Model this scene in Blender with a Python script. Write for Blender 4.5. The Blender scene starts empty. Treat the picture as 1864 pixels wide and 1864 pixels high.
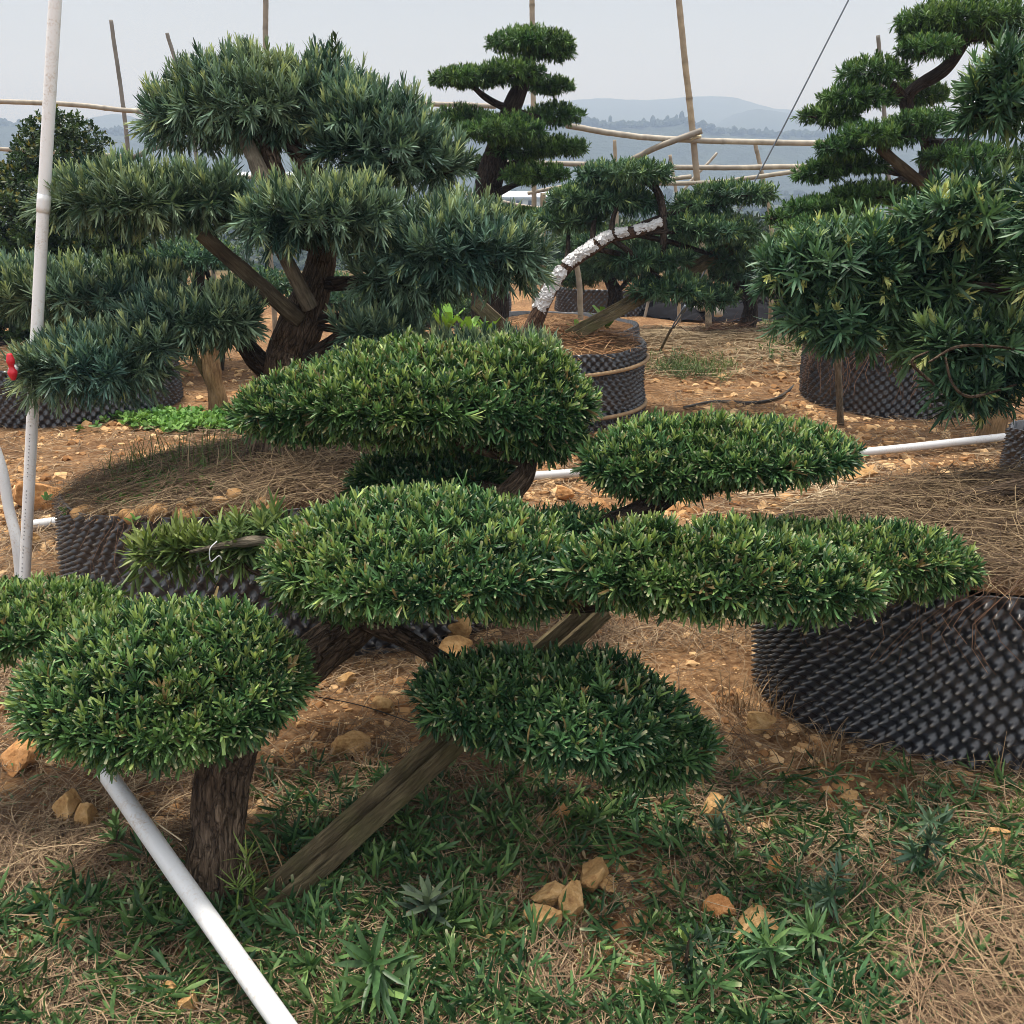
import bpy, math
import numpy as np

C = bpy.context.scene.collection
SC = bpy.context.scene
R = math.radians
rng = np.random.default_rng(11)

# ------------------------------------------------------------------ camera, sky, sun, exposure
EYE = 1.6
PITCH = R(19.2)
FPX = 1790.0                       # focal length in pixels of the 1864 px photograph
cam_d = bpy.data.cameras.new("camera")
cam_d.sensor_width = 36.0
cam_d.lens = 36.0 * FPX / 1864.0
cam_d.clip_start = 0.05
cam_d.clip_end = 20000
cam = bpy.data.objects.new("camera", cam_d)
C.objects.link(cam)
cam.location = (0, 0, EYE)
cam.rotation_euler = (R(90) - PITCH, 0, 0)
SC.camera = cam

SUN_EL, SUN_AZ = R(76), R(-40)     # azimuth from +Y towards +X
SUN_DIR = np.array([math.cos(SUN_EL) * math.sin(SUN_AZ), math.cos(SUN_EL) * math.cos(SUN_AZ), math.sin(SUN_EL)])

w = bpy.data.worlds.new("World")
SC.world = w
w.use_nodes = True
nt = w.node_tree
for n in list(nt.nodes):
    nt.nodes.remove(n)
out = nt.nodes.new("ShaderNodeOutputWorld")
bg = nt.nodes.new("ShaderNodeBackground")
bg.inputs["Strength"].default_value = 0.1
sky = nt.nodes.new("ShaderNodeTexSky")
sky.sky_type = 'NISHITA'
sky.sun_disc = False
sky.sun_elevation = SUN_EL
sky.sun_rotation = SUN_AZ
sky.air_density = 1.6
sky.dust_density = 6.0
tc = nt.nodes.new("ShaderNodeTexCoord")
sep = nt.nodes.new("ShaderNodeSeparateXYZ")
nt.links.new(tc.outputs["Generated"], sep.inputs[0])
ramp = nt.nodes.new("ShaderNodeValToRGB")
cr = ramp.color_ramp
cr.elements[0].position = 0.0
cr.elements[0].color = (0.53, 0.545, 0.545, 1)
cr.elements[1].position = 1.0
cr.elements[1].color = (.70, .70, .70, 1)
e = cr.elements.new(0.10); e.color = (0.335, 0.348, 0.346, 1)
e = cr.elements.new(0.15); e.color = (0.275, 0.293, 0.308, 1)
e = cr.elements.new(0.45); e.color = (0.47, 0.49, 0.53, 1)
nt.links.new(sep.outputs[2], ramp.inputs[0])
mul = nt.nodes.new("ShaderNodeVectorMath"); mul.operation = 'SCALE'
mul.inputs["Scale"].default_value = 13.0
noi = nt.nodes.new("ShaderNodeTexNoise"); noi.inputs["Scale"].default_value = 2.2
noi.inputs["Detail"].default_value = 4
mpg = nt.nodes.new("ShaderNodeMapping"); mpg.inputs["Scale"].default_value = (1, 1, 3)
nt.links.new(tc.outputs["Generated"], mpg.inputs[0]); nt.links.new(mpg.outputs[0], noi.inputs["Vector"])
mr = nt.nodes.new("ShaderNodeMapRange")
mr.inputs[1].default_value = 0.3; mr.inputs[2].default_value = 0.7
mr.inputs[3].default_value = 22.4; mr.inputs[4].default_value = 24.0
nt.links.new(noi.outputs[0], mr.inputs[0]); nt.links.new(mr.outputs[0], mul.inputs["Scale"])
nt.links.new(ramp.outputs[0], mul.inputs[0])
mixs = nt.nodes.new("ShaderNodeMixRGB"); mixs.inputs[0].default_value = 0.93
nt.links.new(sky.outputs[0], mixs.inputs[1]); nt.links.new(mul.outputs[0], mixs.inputs[2])
nt.links.new(mixs.outputs[0], bg.inputs[0]); nt.links.new(bg.outputs[0], out.inputs[0])

sun_d = bpy.data.lights.new("sun", 'SUN')
sun_d.energy = 4.4
sun_d.angle = R(10)
sun_d.color = (1.0, 0.95, 0.87)
sun = bpy.data.objects.new("sun", sun_d)
C.objects.link(sun)
from mathutils import Vector
sun.rotation_euler = Vector(SUN_DIR).to_track_quat('Z', 'Y').to_euler()

SC.view_settings.view_transform = 'Standard'
SC.view_settings.look = 'None'
SC.view_settings.exposure = 0.27
SC.view_settings.gamma = 1.0
SC.view_settings.use_curve_mapping = False
SC.render.engine = 'CYCLES'
SC.cycles.max_bounces = 6
SC.cycles.diffuse_bounces = 2
SC.cycles.glossy_bounces = 2
SC.cycles.transmission_bounces = 3
SC.cycles.transparent_max_bounces = 4
SC.cycles.volume_bounces = 0
SC.cycles.use_denoising = True
SC.cycles.filter_width = 0.9
SC.cycles.sample_clamp_indirect = 5

# ------------------------------------------------------------------ projection helpers
CP, SP = math.cos(PITCH), math.sin(PITCH)

def ray(px, py):
    u, v = (px - 932.0) / FPX, (932.0 - py) / FPX
    return np.array([u, CP + v * SP, -SP + v * CP])

def at(px, py, Y):
    d = ray(px, py)
    return np.array([0, 0, EYE]) + d * (Y / d[1])

def axial(px, py, Y):              # distance along the optical axis
    return Y / ray(px, py)[1]

def ground_at(px, py, z=0.0):
    d = ray(px, py)
    return np.array([0, 0, EYE]) + d * ((z - EYE) / d[2])

# ------------------------------------------------------------------ noise
def _hash(ix, iy, iz, s):
    h = (ix * 374761393 + iy * 668265263 + iz * 2147483647 + s * 1274126177) & 0xFFFFFFFF
    h = ((h ^ (h >> 13)) * 1274126177) & 0xFFFFFFFF
    h = (h ^ (h >> 16)) & 0xFFFFFF
    return h / float(0xFFFFFF)

def vnoise(p, seed=0):
    p = np.asarray(p, float)
    i = np.floor(p).astype(np.int64); f = p - i
    f = f * f * (3 - 2 * f)
    r = 0
    for dx in (0, 1):
        wx = f[:, 0] if dx else 1 - f[:, 0]
        for dy in (0, 1):
            wy = f[:, 1] if dy else 1 - f[:, 1]
            for dz in (0, 1):
                wz = f[:, 2] if dz else 1 - f[:, 2]
                r = r + wx * wy * wz * _hash(i[:, 0] + dx, i[:, 1] + dy, i[:, 2] + dz, seed)
    return r * 2 - 1

def fbm(p, oct=4, seed=0):
    p = np.asarray(p, float); a = 1.0; r = 0; t = 0
    for o in range(oct):
        r = r + a * vnoise(p * (2 ** o) + o * 17.3, seed + o); t += a; a *= 0.5
    return r / t

def fbm2(x, y, s, oct=4, seed=0):
    return fbm(np.stack([x * s, y * s, np.full_like(x, 0.5)], 1), oct, seed)

def nrm(v):
    return v / np.maximum(np.linalg.norm(v, axis=-1, keepdims=True), 1e-9)

# ------------------------------------------------------------------ mesh helpers
def mk(name, V, Q=None, T=None, mat=None, parent=None, col=None, smooth=True, origin=None, tc=None):
    if tc is None: tc = getattr(V, 'tc', None)
    V = np.asarray(V, np.float32)
    off = np.zeros(3, np.float32)
    if parent is not None:
        off = np.array(parent["_o"], np.float32)
    elif origin is not None:
        off = np.array(origin, np.float32)
    m = bpy.data.meshes.new(name)
    Q = np.zeros((0, 4), np.int32) if Q is None else np.asarray(Q, np.int32)
    T = np.zeros((0, 3), np.int32) if T is None else np.asarray(T, np.int32)
    nq, ntr = len(Q), len(T)
    m.vertices.add(len(V))
    m.vertices.foreach_set("co", (V - off).ravel())
    m.loops.add(nq * 4 + ntr * 3)
    m.loops.foreach_set("vertex_index", np.concatenate([Q.ravel(), T.ravel()]))
    m.polygons.add(nq + ntr)
    m.polygons.foreach_set("loop_start", np.concatenate([np.arange(nq) * 4, nq * 4 + np.arange(ntr) * 3]).astype(np.int32))
    m.polygons.foreach_set("use_smooth", np.full(nq + ntr, smooth))
    if col is not None:
        a = m.attributes.new("tint", 'FLOAT_COLOR', 'POINT')
        c4 = np.ones((len(V), 4), np.float32); c4[:, :3] = col
        a.data.foreach_set("color", c4.ravel())
    if tc is None or len(tc) != len(V): tc = V
    a = m.attributes.new("tc", 'FLOAT_VECTOR', 'POINT')
    a.data.foreach_set("vector", np.ascontiguousarray(tc, np.float32).ravel())
    m.update(calc_edges=True)
    if mat is not None:
        m.materials.append(mat)
    o = bpy.data.objects.new(name, m)
    C.objects.link(o)
    if parent is not None:
        o.parent = parent
    else:
        o.location = off.tolist()
    return o

def tag(o, label, cat, group=None, kind=None):
    o["label"] = label; o["category"] = cat
    if group: o["group"] = group
    if kind: o["kind"] = kind
    return o

def thing(name, loc, label, cat, group=None):
    o = bpy.data.objects.new(name, None)
    o.empty_display_size = 0.1
    C.objects.link(o)
    o.location = [float(x) for x in loc]
    o["_o"] = [float(x) for x in loc]
    return tag(o, label, cat, group)

class MB:
    def __init__(s): s.V = []; s.Q = []; s.T = []; s.C = []; s.n = 0; s.tc = []
    def add(s, V, Q=None, T=None, col=None):
        s.tc.append(getattr(V, 'tc', np.asarray(V, np.float32)))
        V = np.asarray(V, float)
        if Q is not None and len(Q): s.Q.append(np.asarray(Q) + s.n)
        if T is not None and len(T): s.T.append(np.asarray(T) + s.n)
        s.V.append(V); s.n += len(V)
        if col is not None:
            s.C.append(np.broadcast_to(np.asarray(col, float), (len(V), 3)))
        return s
    def build(s, name, mat, parent=None, smooth=True, origin=None):
        return mk(name, np.concatenate(s.V), np.concatenate(s.Q) if s.Q else None, np.concatenate(s.T) if s.T else None,
                  mat, parent, np.concatenate(s.C) if s.C else None, smooth, origin, np.concatenate(s.tc))

def resample(P, n):
    P = np.asarray(P, float)
    if len(P) == 2:
        t = np.linspace(0, 1, n)[:, None]
        return P[0] * (1 - t) + P[1] * t
    k = len(P) - 1
    out = []
    for t in np.linspace(0, k, n):
        i = min(int(t), k - 1); f = t - i
        p1, p2 = P[i], P[i + 1]
        p0 = P[i - 1] if i > 0 else 2 * p1 - p2
        p3 = P[i + 2] if i + 2 <= k else 2 * p2 - p1
        out.append(0.5 * ((2 * p1) + (p2 - p0) * f + (2 * p0 - 5 * p1 + 4 * p2 - p3) * f * f + (3 * p1 - p0 - 3 * p2 + p3) * f ** 3))
    return np.array(out)

class TV(np.ndarray):
    pass
def with_tc(V, tc):
    V = np.asarray(V, float).view(TV); V.tc = np.asarray(tc, np.float32); return V

def tube(P, rad, seg=10, n=None, amp=0.0, fr=20.0, seed=0, cap=True, spline=True):
    """P (k,3), rad (k,) -> verts, quads, tris of a capped tube"""
    P = np.asarray(P, float); rad = np.broadcast_to(np.asarray(rad, float), (len(P),))
    if n is None: n = max(2, len(P) * 5)
    if spline:
        A = resample(np.concatenate([P, rad[:, None]], 1), n)
    else:
        A = np.concatenate([P, rad[:, None]], 1); n = len(A)
    P, rad = A[:, :3], np.abs(A[:, 3])
    T = nrm(np.gradient(P, axis=0))
    up = np.array([0.13, 0.21, 0.97]) if abs(T[0][2]) < 0.9 else np.array([1.0, 0.1, 0])
    N = nrm(np.cross(T[0], up)[None])[0]
    Ns = []
    for i in range(n):
        N = N - T[i] * N.dot(T[i]); N = N / np.linalg.norm(N); Ns.append(N)
    Ns = np.array(Ns); B = np.cross(T, Ns)
    th = np.arange(seg) * 2 * math.pi / seg
    V = P[:, None] + rad[:, None, None] * (np.cos(th)[None, :, None] * Ns[:, None] + np.sin(th)[None, :, None] * B[:, None])
    V = V.reshape(-1, 3)
    run = np.concatenate([[0], np.cumsum(np.linalg.norm(np.diff(P, axis=0), axis=1))])
    rt_ = rad.max()
    tcs = np.stack([np.tile(np.cos(th), n) * rt_, np.tile(np.sin(th), n) * rt_, np.repeat(run, seg)], 1) + seed * .37
    if amp > 0:
        d = V - np.repeat(P, seg, 0)
        q = tcs * np.array([1, 1, .28])
        g_ = fbm(V * fr * .45, 2, seed) * .8 + (.35 - np.abs(fbm(q * fr * 2.2, 3, seed + 5))) * .9
        V = V + nrm(d) * (g_ * amp)[:, None] * (np.repeat(rad, seg) / max(rad.max(), 1e-6))[:, None]
    i = np.arange(n - 1)[:, None] * seg; j = np.arange(seg)[None]
    j2 = (j + 1) % seg
    Q = np.stack([i + j, i + j2, i + seg + j2, i + seg + j], -1).reshape(-1, 4)
    Tt = np.zeros((0, 3), int)
    if cap:
        a, b = len(V), len(V) + 1
        V = np.concatenate([V, P[:1], P[-1:]]); tcs = np.concatenate([tcs, tcs[:1], tcs[-1:]])
        k = np.arange(seg); k2 = (k + 1) % seg
        Tt = np.concatenate([np.stack([np.full(seg, a), k2, k], 1), np.stack([np.full(seg, b), (n - 1) * seg + k, (n - 1) * seg + k2], 1)])
    return with_tc(V, tcs), Q, Tt

def strips(P, W, U, col=None):
    """P (N,k,3) centre lines, W (N,k) widths, U (N,k,3) side dirs -> flat ribbons"""
    N, k, _ = P.shape
    L = P - U * W[..., None] * 0.5; Rr = P + U * W[..., None] * 0.5
    V = np.stack([L, Rr], 2).reshape(-1, 3)
    b = (np.arange(N) * k * 2)[:, None]
    s = np.arange(k - 1)[None] * 2
    Q = np.stack([b + s, b + s + 1, b + s + 3, b + s + 2], -1).reshape(-1, 4)
    c = None
    if col is not None:
        c = np.repeat(col, k * 2, 0)
    return V, Q, c

def leaves(base, d, n, L, W, curl, col, fold=0.0, tip=0.08, tipcol=None):
    """base,d,n (N,3); L,W,curl (N,); col (N,3). Lanceolate leaves with a bent midrib."""
    N = len(base)
    s = nrm(np.cross(d, n))
    tip = np.broadcast_to(np.asarray(tip, float), (N,))
    ts = np.array([0.0, 0.30, 0.70, 1.0])
    ws = np.stack([np.full(N, 0.30), np.full(N, 0.95), np.maximum(0.86, tip), tip], 1)
    cen = base[:, None] + d[:, None] * (L[:, None] * ts)[..., None] - n[:, None] * (L[:, None] * curl[:, None] * ts ** 2)[..., None]
    half = (ws * W[:, None] * 0.5)[..., None] * s[:, None]
    c = np.repeat(col[:, None], 4, 1)
    if tipcol is not None:
        m = tipcol[1]
        c = c.copy(); c[m, 3] = tipcol[0]
    if fold > 0:
        lift = n[:, None] * (ws * W[:, None] * 0.5 * fold)[..., None]
        V = np.stack([cen - half + lift, cen, cen + half + lift], 2)      # N,4,3,3
        V = V.reshape(-1, 3)
        b = (np.arange(N) * 12)[:, None, None]
        r = (np.arange(3) * 3)[None, :, None]; q = np.arange(2)[None, None]
        a = b + r + q
        Q = np.stack([a, a + 1, a + 4, a + 3], -1).reshape(-1, 4)
        return V, Q, np.repeat(c.reshape(-1, 3), 3, 0)
    V = np.stack([cen - half, cen + half], 2).reshape(-1, 3)
    b = (np.arange(N) * 8)[:, None]; r = (np.arange(3) * 2)[None]
    a = b + r
    Q = np.stack([a, a + 1, a + 3, a + 2], -1).reshape(-1, 4)
    return V, Q, np.repeat(c.reshape(-1, 3), 2, 0)

def perp(d):
    a = np.where(np.abs(d[:, 2:3]) < 0.9, np.array([[0, 0, 1.0]]), np.array([[1.0, 0, 0]]))
    x = nrm(np.cross(d, a)); y = np.cross(d, x)
    return x, y

GA = 2.39996
def tufts(pos, axis, k, L, W, stem, e0, e1, pal, curl=0.15, fold=0.0, tip=0.08, young=0.15, rg=rng, cut=0.0, jit=0.18, tipyellow=0.0, size=None, dead=0.0):
    """whorls of leaves round short stems. pal = (dark, mid, young) colours"""
    N = len(pos)
    if size is None: size = rg.uniform(0.75, 1.2, N)
    x, y = perp(axis)
    t = (np.arange(k) + 0.5) / k
    az = np.arange(k)[None] * GA + rg.uniform(0, 6.28, N)[:, None] + rg.normal(0, .25, (N, k))
    el = np.radians(e0 + (e1 - e0) * t)[None] + rg.normal(0, jit, (N, k))
    el = np.clip(el, 0.03, 2.2)
    yl = (rg.random((N, 1)) < tipyellow) & (t[None] > .45)
    el = np.where(yl, el * .6, el)
    rad = np.cos(az)[..., None] * x[:, None] + np.sin(az)[..., None] * y[:, None]
    d = np.cos(el)[..., None] * axis[:, None] + np.sin(el)[..., None] * rad
    n = np.sin(el)[..., None] * axis[:, None] - np.cos(el)[..., None] * rad
    n = n + rg.normal(0, .25, n.shape)
    n = nrm(n - d * (n * d).sum(-1, keepdims=True))
    base = pos[:, None] + axis[:, None] * (stem * size[:, None] * t[None])[..., None]
    ll = L * size[:, None] * rg.uniform(.7, 1.15, (N, k)) * (1 - .25 * t[None])
    ww = W * (0.8 + .2 * size[:, None]) * rg.uniform(.8, 1.2, (N, k))
    cu = curl * rg.uniform(0.2, 1.8, (N, k))
    dk, md, yg = [np.array(c) for c in pal]
    a = np.clip(rg.normal(.42, .34, (N, 1)) + rg.normal(0, .2, (N, k)) + .25 * (t[None] - .5), 0, 1)
    col = dk * (1 - a[..., None]) + md * a[..., None]
    pn = fbm(pos * 9.0, 3, 13)[:, None]
    a = np.clip(a + .45 * pn, 0, 1)
    col = dk * (1 - a[..., None]) + md * a[..., None]
    warm = np.clip(fbm(pos * 5.0 + 3.3, 2, 15), -1, 1)[:, None, None]
    col = col * (1 + warm * np.array([.30, .06, -.22]))
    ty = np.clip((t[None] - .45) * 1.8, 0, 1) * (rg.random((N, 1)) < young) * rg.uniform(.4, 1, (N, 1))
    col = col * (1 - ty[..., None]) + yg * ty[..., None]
    if tipyellow > 0:
        col = np.where(yl[..., None], np.array([.62, .68, .28]) * rg.uniform(.75, 1.1, (N, 1, 1)), col)
        ll = np.where(yl, ll * .6, ll)
    if dead > 0:
        dm = (rg.random((N, 1)) < dead * .3) | (rg.random((N, k)) < dead)
        col = np.where(dm[..., None], np.array([.26, .19, .085]) * rg.uniform(.4, 1.2, (N, k, 1)), col)
    col = col * rg.uniform(.85, 1.15, (N, k, 1))
    M = N * k
    f = lambda A: A.reshape(M, 3)
    tc_ = None
    tp = np.full(M, tip)
    if cut > 0:
        m = rg.random(M) < cut
        tp[m] = rg.uniform(.5, .85, m.sum())
        m2 = m & (rg.random(M) < .55)
        tc_ = (np.array([.40, .40, .24]), m2)
    return leaves(f(base), f(d), f(n), ll.ravel(), ww.ravel(), cu.ravel(), f(col), fold, tp, tc_)

# ------------------------------------------------------------------ materials
def newmat(name):
    m = bpy.data.materials.new(name); m.use_nodes = True
    t = m.node_tree
    for n in list(t.nodes): t.nodes.remove(n)
    o = t.nodes.new("ShaderNodeOutputMaterial")
    p = t.nodes.new("ShaderNodeBsdfPrincipled")
    t.links.new(p.outputs[0], o.inputs[0])
    return m, t, p, o

def ramp_node(t, src, stops):
    r = t.nodes.new("ShaderNodeValToRGB")
    while len(r.color_ramp.elements) < len(stops): r.color_ramp.elements.new(0.5)
    for e, (p, c) in zip(r.color_ramp.elements, stops):
        e.position = p; e.color = (*c, 1)
    t.links.new(src, r.inputs[0])
    return r.outputs[0]

def noise_node(t, scale, detail=4, rough=.55, vec=None, stretch=None, obj=False, dist=0.0):
    n = t.nodes.new("ShaderNodeTexNoise")
    n.inputs["Scale"].default_value = scale; n.inputs["Detail"].default_value = detail
    n.inputs["Roughness"].default_value = rough; n.inputs["Distortion"].default_value = dist
    if vec is None:
        if obj:
            vec = t.nodes.new("ShaderNodeTexCoord").outputs["Object"]
        else:
            vec = t.nodes.new("ShaderNodeNewGeometry").outputs["Position"]
    if stretch is not None:
        mp = t.nodes.new("ShaderNodeMapping"); mp.inputs["Scale"].default_value = stretch
        t.links.new(vec, mp.inputs[0]); vec = mp.outputs[0]
    t.links.new(vec, n.inputs["Vector"])
    return n.outputs[0]

def bump(t, p, src, strength=.5, dist=.01, prev=None):
    b = t.nodes.new("ShaderNodeBump")
    b.inputs["Strength"].default_value = strength; b.inputs["Distance"].default_value = dist
    t.links.new(src, b.inputs["Height"])
    if prev is not None: t.links.new(prev, b.inputs["Normal"])
    t.links.new(b.outputs[0], p.inputs["Normal"])
    return b.outputs[0]

def mixcol(t, fac, a, b, mode='MIX'):
    m = t.nodes.new("ShaderNodeMixRGB"); m.blend_type = mode
    for s, i in ((fac, 0), (a, 1), (b, 2)):
        if hasattr(s, "links") or hasattr(s, "is_linked"): t.links.new(s, m.inputs[i])
        elif isinstance(s, (int, float)): m.inputs[i].default_value = s
        else: m.inputs[i].default_value = (*s, 1)
    return m.outputs[0]

def leaf_mat(name, rough=.42, spec=.45, trans=.14):
    m, t, p, o = newmat(name)
    a = t.nodes.new("ShaderNodeAttribute"); a.attribute_name = "tint"
    nz = noise_node(t, 90, 2)
    c = mixcol(t, 1.0, a.outputs["Color"], ramp_node(t, nz, [(.3, (.78, .78, .78)), (.7, (1.15, 1.15, 1.12))]), 'MULTIPLY')
    t.links.new(c, p.inputs["Base Color"])
    p.inputs["Roughness"].default_value = rough
    p.inputs["Specular IOR Level"].default_value = spec
    tr = t.nodes.new("ShaderNodeBsdfTranslucent")
    t.links.new(mixcol(t, 1.0, c, (1.5, 1.5, .8), 'MULTIPLY'), tr.inputs[0])
    ms = t.nodes.new("ShaderNodeMixShader"); ms.inputs[0].default_value = trans
    t.links.new(p.outputs[0], ms.inputs[1]); t.links.new(tr.outputs[0], ms.inputs[2])
    t.links.new(ms.outputs[0], o.inputs[0])
    return m

def tint_mat(name, rough=.85, spec=.2):
    m, t, p, o = newmat(name)
    a = t.nodes.new("ShaderNodeAttribute"); a.attribute_name = "tint"
    t.links.new(a.outputs["Color"], p.inputs["Base Color"])
    p.inputs["Roughness"].default_value = rough; p.inputs["Specular IOR Level"].default_value = spec
    return m

def bark_mat(name, dark, mid, light, sc=1.0, moss=0.0, cracks=.8):
    m, t, p, o = newmat(name)
    at_ = t.nodes.new("ShaderNodeAttribute"); at_.attribute_name = "tc"
    n1 = noise_node(t, 85 * sc, 6, .68, vec=at_.outputs["Vector"], stretch=(1, 1, .16), dist=.5)
    n2 = noise_node(t, 9 * sc, 3)
    c = ramp_node(t, n1, [(.30, dark), (.5, mid), (.72, light)])
    c = mixcol(t, 1.0, c, ramp_node(t, n2, [(.3, (.65, .62, .6)), (.7, (1.2, 1.2, 1.2))]), 'MULTIPLY')
    if moss > 0:
        n3 = noise_node(t, 7 * sc, 4)
        c = mixcol(t, ramp_node(t, n3, [(.45, (0, 0, 0)), (.7, (moss, moss, moss))]), c, (.10, .11, .035))
    t.links.new(c, p.inputs["Base Color"])
    p.inputs["Roughness"].default_value = .9; p.inputs["Specular IOR Level"].default_value = .2
    v = t.nodes.new("ShaderNodeTexVoronoi"); v.feature = 'DISTANCE_TO_EDGE'; v.inputs["Scale"].default_value = 46 * sc
    mp = t.nodes.new("ShaderNodeMapping"); mp.inputs["Scale"].default_value = (1, 1, .30)
    nd = t.nodes.new("ShaderNodeTexNoise"); nd.inputs["Scale"].default_value = 18 * sc; nd.inputs["Detail"].default_value = 3
    t.links.new(at_.outputs["Vector"], nd.inputs["Vector"])
    ad = t.nodes.new("ShaderNodeMixRGB"); ad.blend_type = 'ADD'; ad.inputs[0].default_value = .05
    t.links.new(at_.outputs["Vector"], ad.inputs[1]); t.links.new(nd.outputs["Color"], ad.inputs[2])
    t.links.new(ad.outputs[0], mp.inputs[0]); t.links.new(mp.outputs[0], v.inputs["Vector"])
    crk = ramp_node(t, v.outputs["Distance"], [(0, (.28, .26, .24)), (.10, (1, 1, 1))])
    c = mixcol(t, cracks, c, mixcol(t, 1.0, c, crk, 'MULTIPLY'))
    t.links.new(c, p.inputs["Base Color"])
    b1 = bump(t, p, n1, 1.0, .02)
    bump(t, p, ramp_node(t, v.outputs["Distance"], [(0, (0, 0, 0)), (.16, (1, 1, 1))]), cracks, .012, b1)
    return m

M_leaf = leaf_mat("leaf_clipped", .42, .32, .12)
M_leafb = leaf_mat("leaf_long", .44, .34, .12)
M_leafd = leaf_mat("leaf_small", .5, .25, .14)
M_bark = bark_mat("bark_brown", (.030, .021, .014), (.130, .092, .064), (.31, .23, .16), 1.0)
M_bark2 = bark_mat("bark_dark", (.018, .014, .012), (.052, .039, .030), (.13, .095, .07), .8)
M_barkr = bark_mat("bark_red", (.05, .028, .018), (.14, .085, .055), (.27, .18, .12), .7)
M_wood = bark_mat("weathered_wood", (.07, .058, .035), (.15, .12, .068), (.26, .21, .125), 1.3, .5, .0)
M_woodd = bark_mat("dark_timber", (.06, .045, .03), (.12, .095, .062), (.20, .165, .11), 1.2, 0, .0)
M_woodg = bark_mat("grey_post", (.09, .075, .055), (.20, .17, .125), (.34, .29, .22), 1.0, 0, .15)
M_stump = bark_mat("cut_trunk", (.13, .075, .035), (.27, .17, .085), (.38, .26, .14), .8, 0, .2)

def pvc(name, col=(.66, .67, .68)):
    m, t, p, o = newmat(name)
    n1 = noise_node(t, 40, 5, .7); n2 = noise_node(t, 6, 3)
    n3 = noise_node(t, 150, 3, .6)
    n1m = mixcol(t, .5, n1, n3)
    f = mixcol(t, 1.0, ramp_node(t, n1m, [(.50, (0, 0, 0)), (.68, (1, 1, 1))]), ramp_node(t, n2, [(.40, (.06, .06, .06)), (.62, (.75, .75, .75))]), 'MULTIPLY')
    c = mixcol(t, f, col, (.42, .30, .19))
    t.links.new(c, p.inputs["Base Color"])
    p.inputs["Roughness"].default_value = .33; p.inputs["Specular IOR Level"].default_value = .5
    bump(t, p, n1, .05, .002)
    return m
M_pvc = pvc("white_pvc")
M_pvc3 = pvc("pale_pvc", (.82, .83, .84))  # base colour lightened to offset the shade on the standpipe's front
M_pvc2 = pvc("old_pvc", (.62, .60, .55))

def bamboo_mat():
    m, t, p, o = newmat("bamboo")
    n1 = noise_node(t, 14, 4, .6); n2 = noise_node(t, 2.2, 2)
    a = t.nodes.new("ShaderNodeAttribute"); a.attribute_name = "tint"
    c = mixcol(t, 1.0, a.outputs["Color"], ramp_node(t, n1, [(.3, (.7, .68, .66)), (.7, (1.15, 1.15, 1.15))]), 'MULTIPLY')
    c = mixcol(t, ramp_node(t, n2, [(.45, (0, 0, 0)), (.65, (.55, .55, .55))]), c, (.26, .23, .20))
    t.links.new(c, p.inputs["Base Color"]); p.inputs["Roughness"].default_value = .6
    return m
M_bamboo = bamboo_mat()

def black_plastic(name, dust=.5):
    m, t, p, o = newmat(name)
    n1 = noise_node(t, 7, 5, .65); n2 = noise_node(t, 55, 4, .7)
    c = ramp_node(t, n2, [(.3, (.012, .013, .017)), (.75, (.040, .045, .056))])
    c = mixcol(t, ramp_node(t, n1, [(.5, (0, 0, 0)), (.74, (dust, dust, dust))]), c, (.10, .055, .03))
    a = t.nodes.new("ShaderNodeAttribute"); a.attribute_name = "tint"
    c = mixcol(t, a.outputs["Fac"], c, (.22, .19, .15))
    t.links.new(c, p.inputs["Base Color"])
    p.inputs["Roughness"].default_value = .28; p.inputs["Specular IOR Level"].default_value = .75
    bump(t, p, n2, .12, .003)
    return m
M_plastic = black_plastic("black_plastic", .22)
M_plastic2 = black_plastic("dusty_plastic", .35)

def soil_mat(name, stops, sc=1.0, patches=True):
    m, t, p, o = newmat(name)
    n1 = noise_node(t, 48 * sc, 10, .82); n2 = noise_node(t, 5 * sc, 4, .6); n3 = noise_node(t, 1.1 * sc, 3)
    v = t.nodes.new("ShaderNodeTexVoronoi"); v.inputs["Scale"].default_value = 38 * sc
    g = t.nodes.new("ShaderNodeNewGeometry"); t.links.new(g.outputs["Position"], v.inputs["Vector"])
    c = ramp_node(t, n1, stops)
    c = mixcol(t, 1.0, c, ramp_node(t, n2, [(.3, (.72, .68, .64)), (.7, (1.15, 1.12, 1.08))]), 'MULTIPLY')
    bw = t.nodes.new('ShaderNodeRGBToBW'); t.links.new(v.outputs['Color'], bw.inputs[0])
    c = mixcol(t, .55, c, bw.outputs[0], 'SOFT_LIGHT')
    if patches:
        c = mixcol(t, ramp_node(t, n3, [(.42, (0, 0, 0)), (.62, (.6, .6, .6))]), c, (.13, .068, .036))
    t.links.new(c, p.inputs["Base Color"])
    p.inputs["Roughness"].default_value = .95; p.inputs["Specular IOR Level"].default_value = .1
    b1 = bump(t, p, v.outputs["Distance"], .5, .01)
    bump(t, p, n1, .9, .02, b1)
    return m
M_ground = soil_mat("orange_soil", [(.28, (.08, .038, .02)), (.44, (.25, .140, .070)), (.56, (.41, .255, .135)), (.74, (.59, .42, .245))])
M_pot_soil = soil_mat("pot_soil", [(.25, (.04, .022, .014)), (.5, (.14, .08, .042)), (.75, (.36, .22, .11))], 1.0, False)

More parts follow.
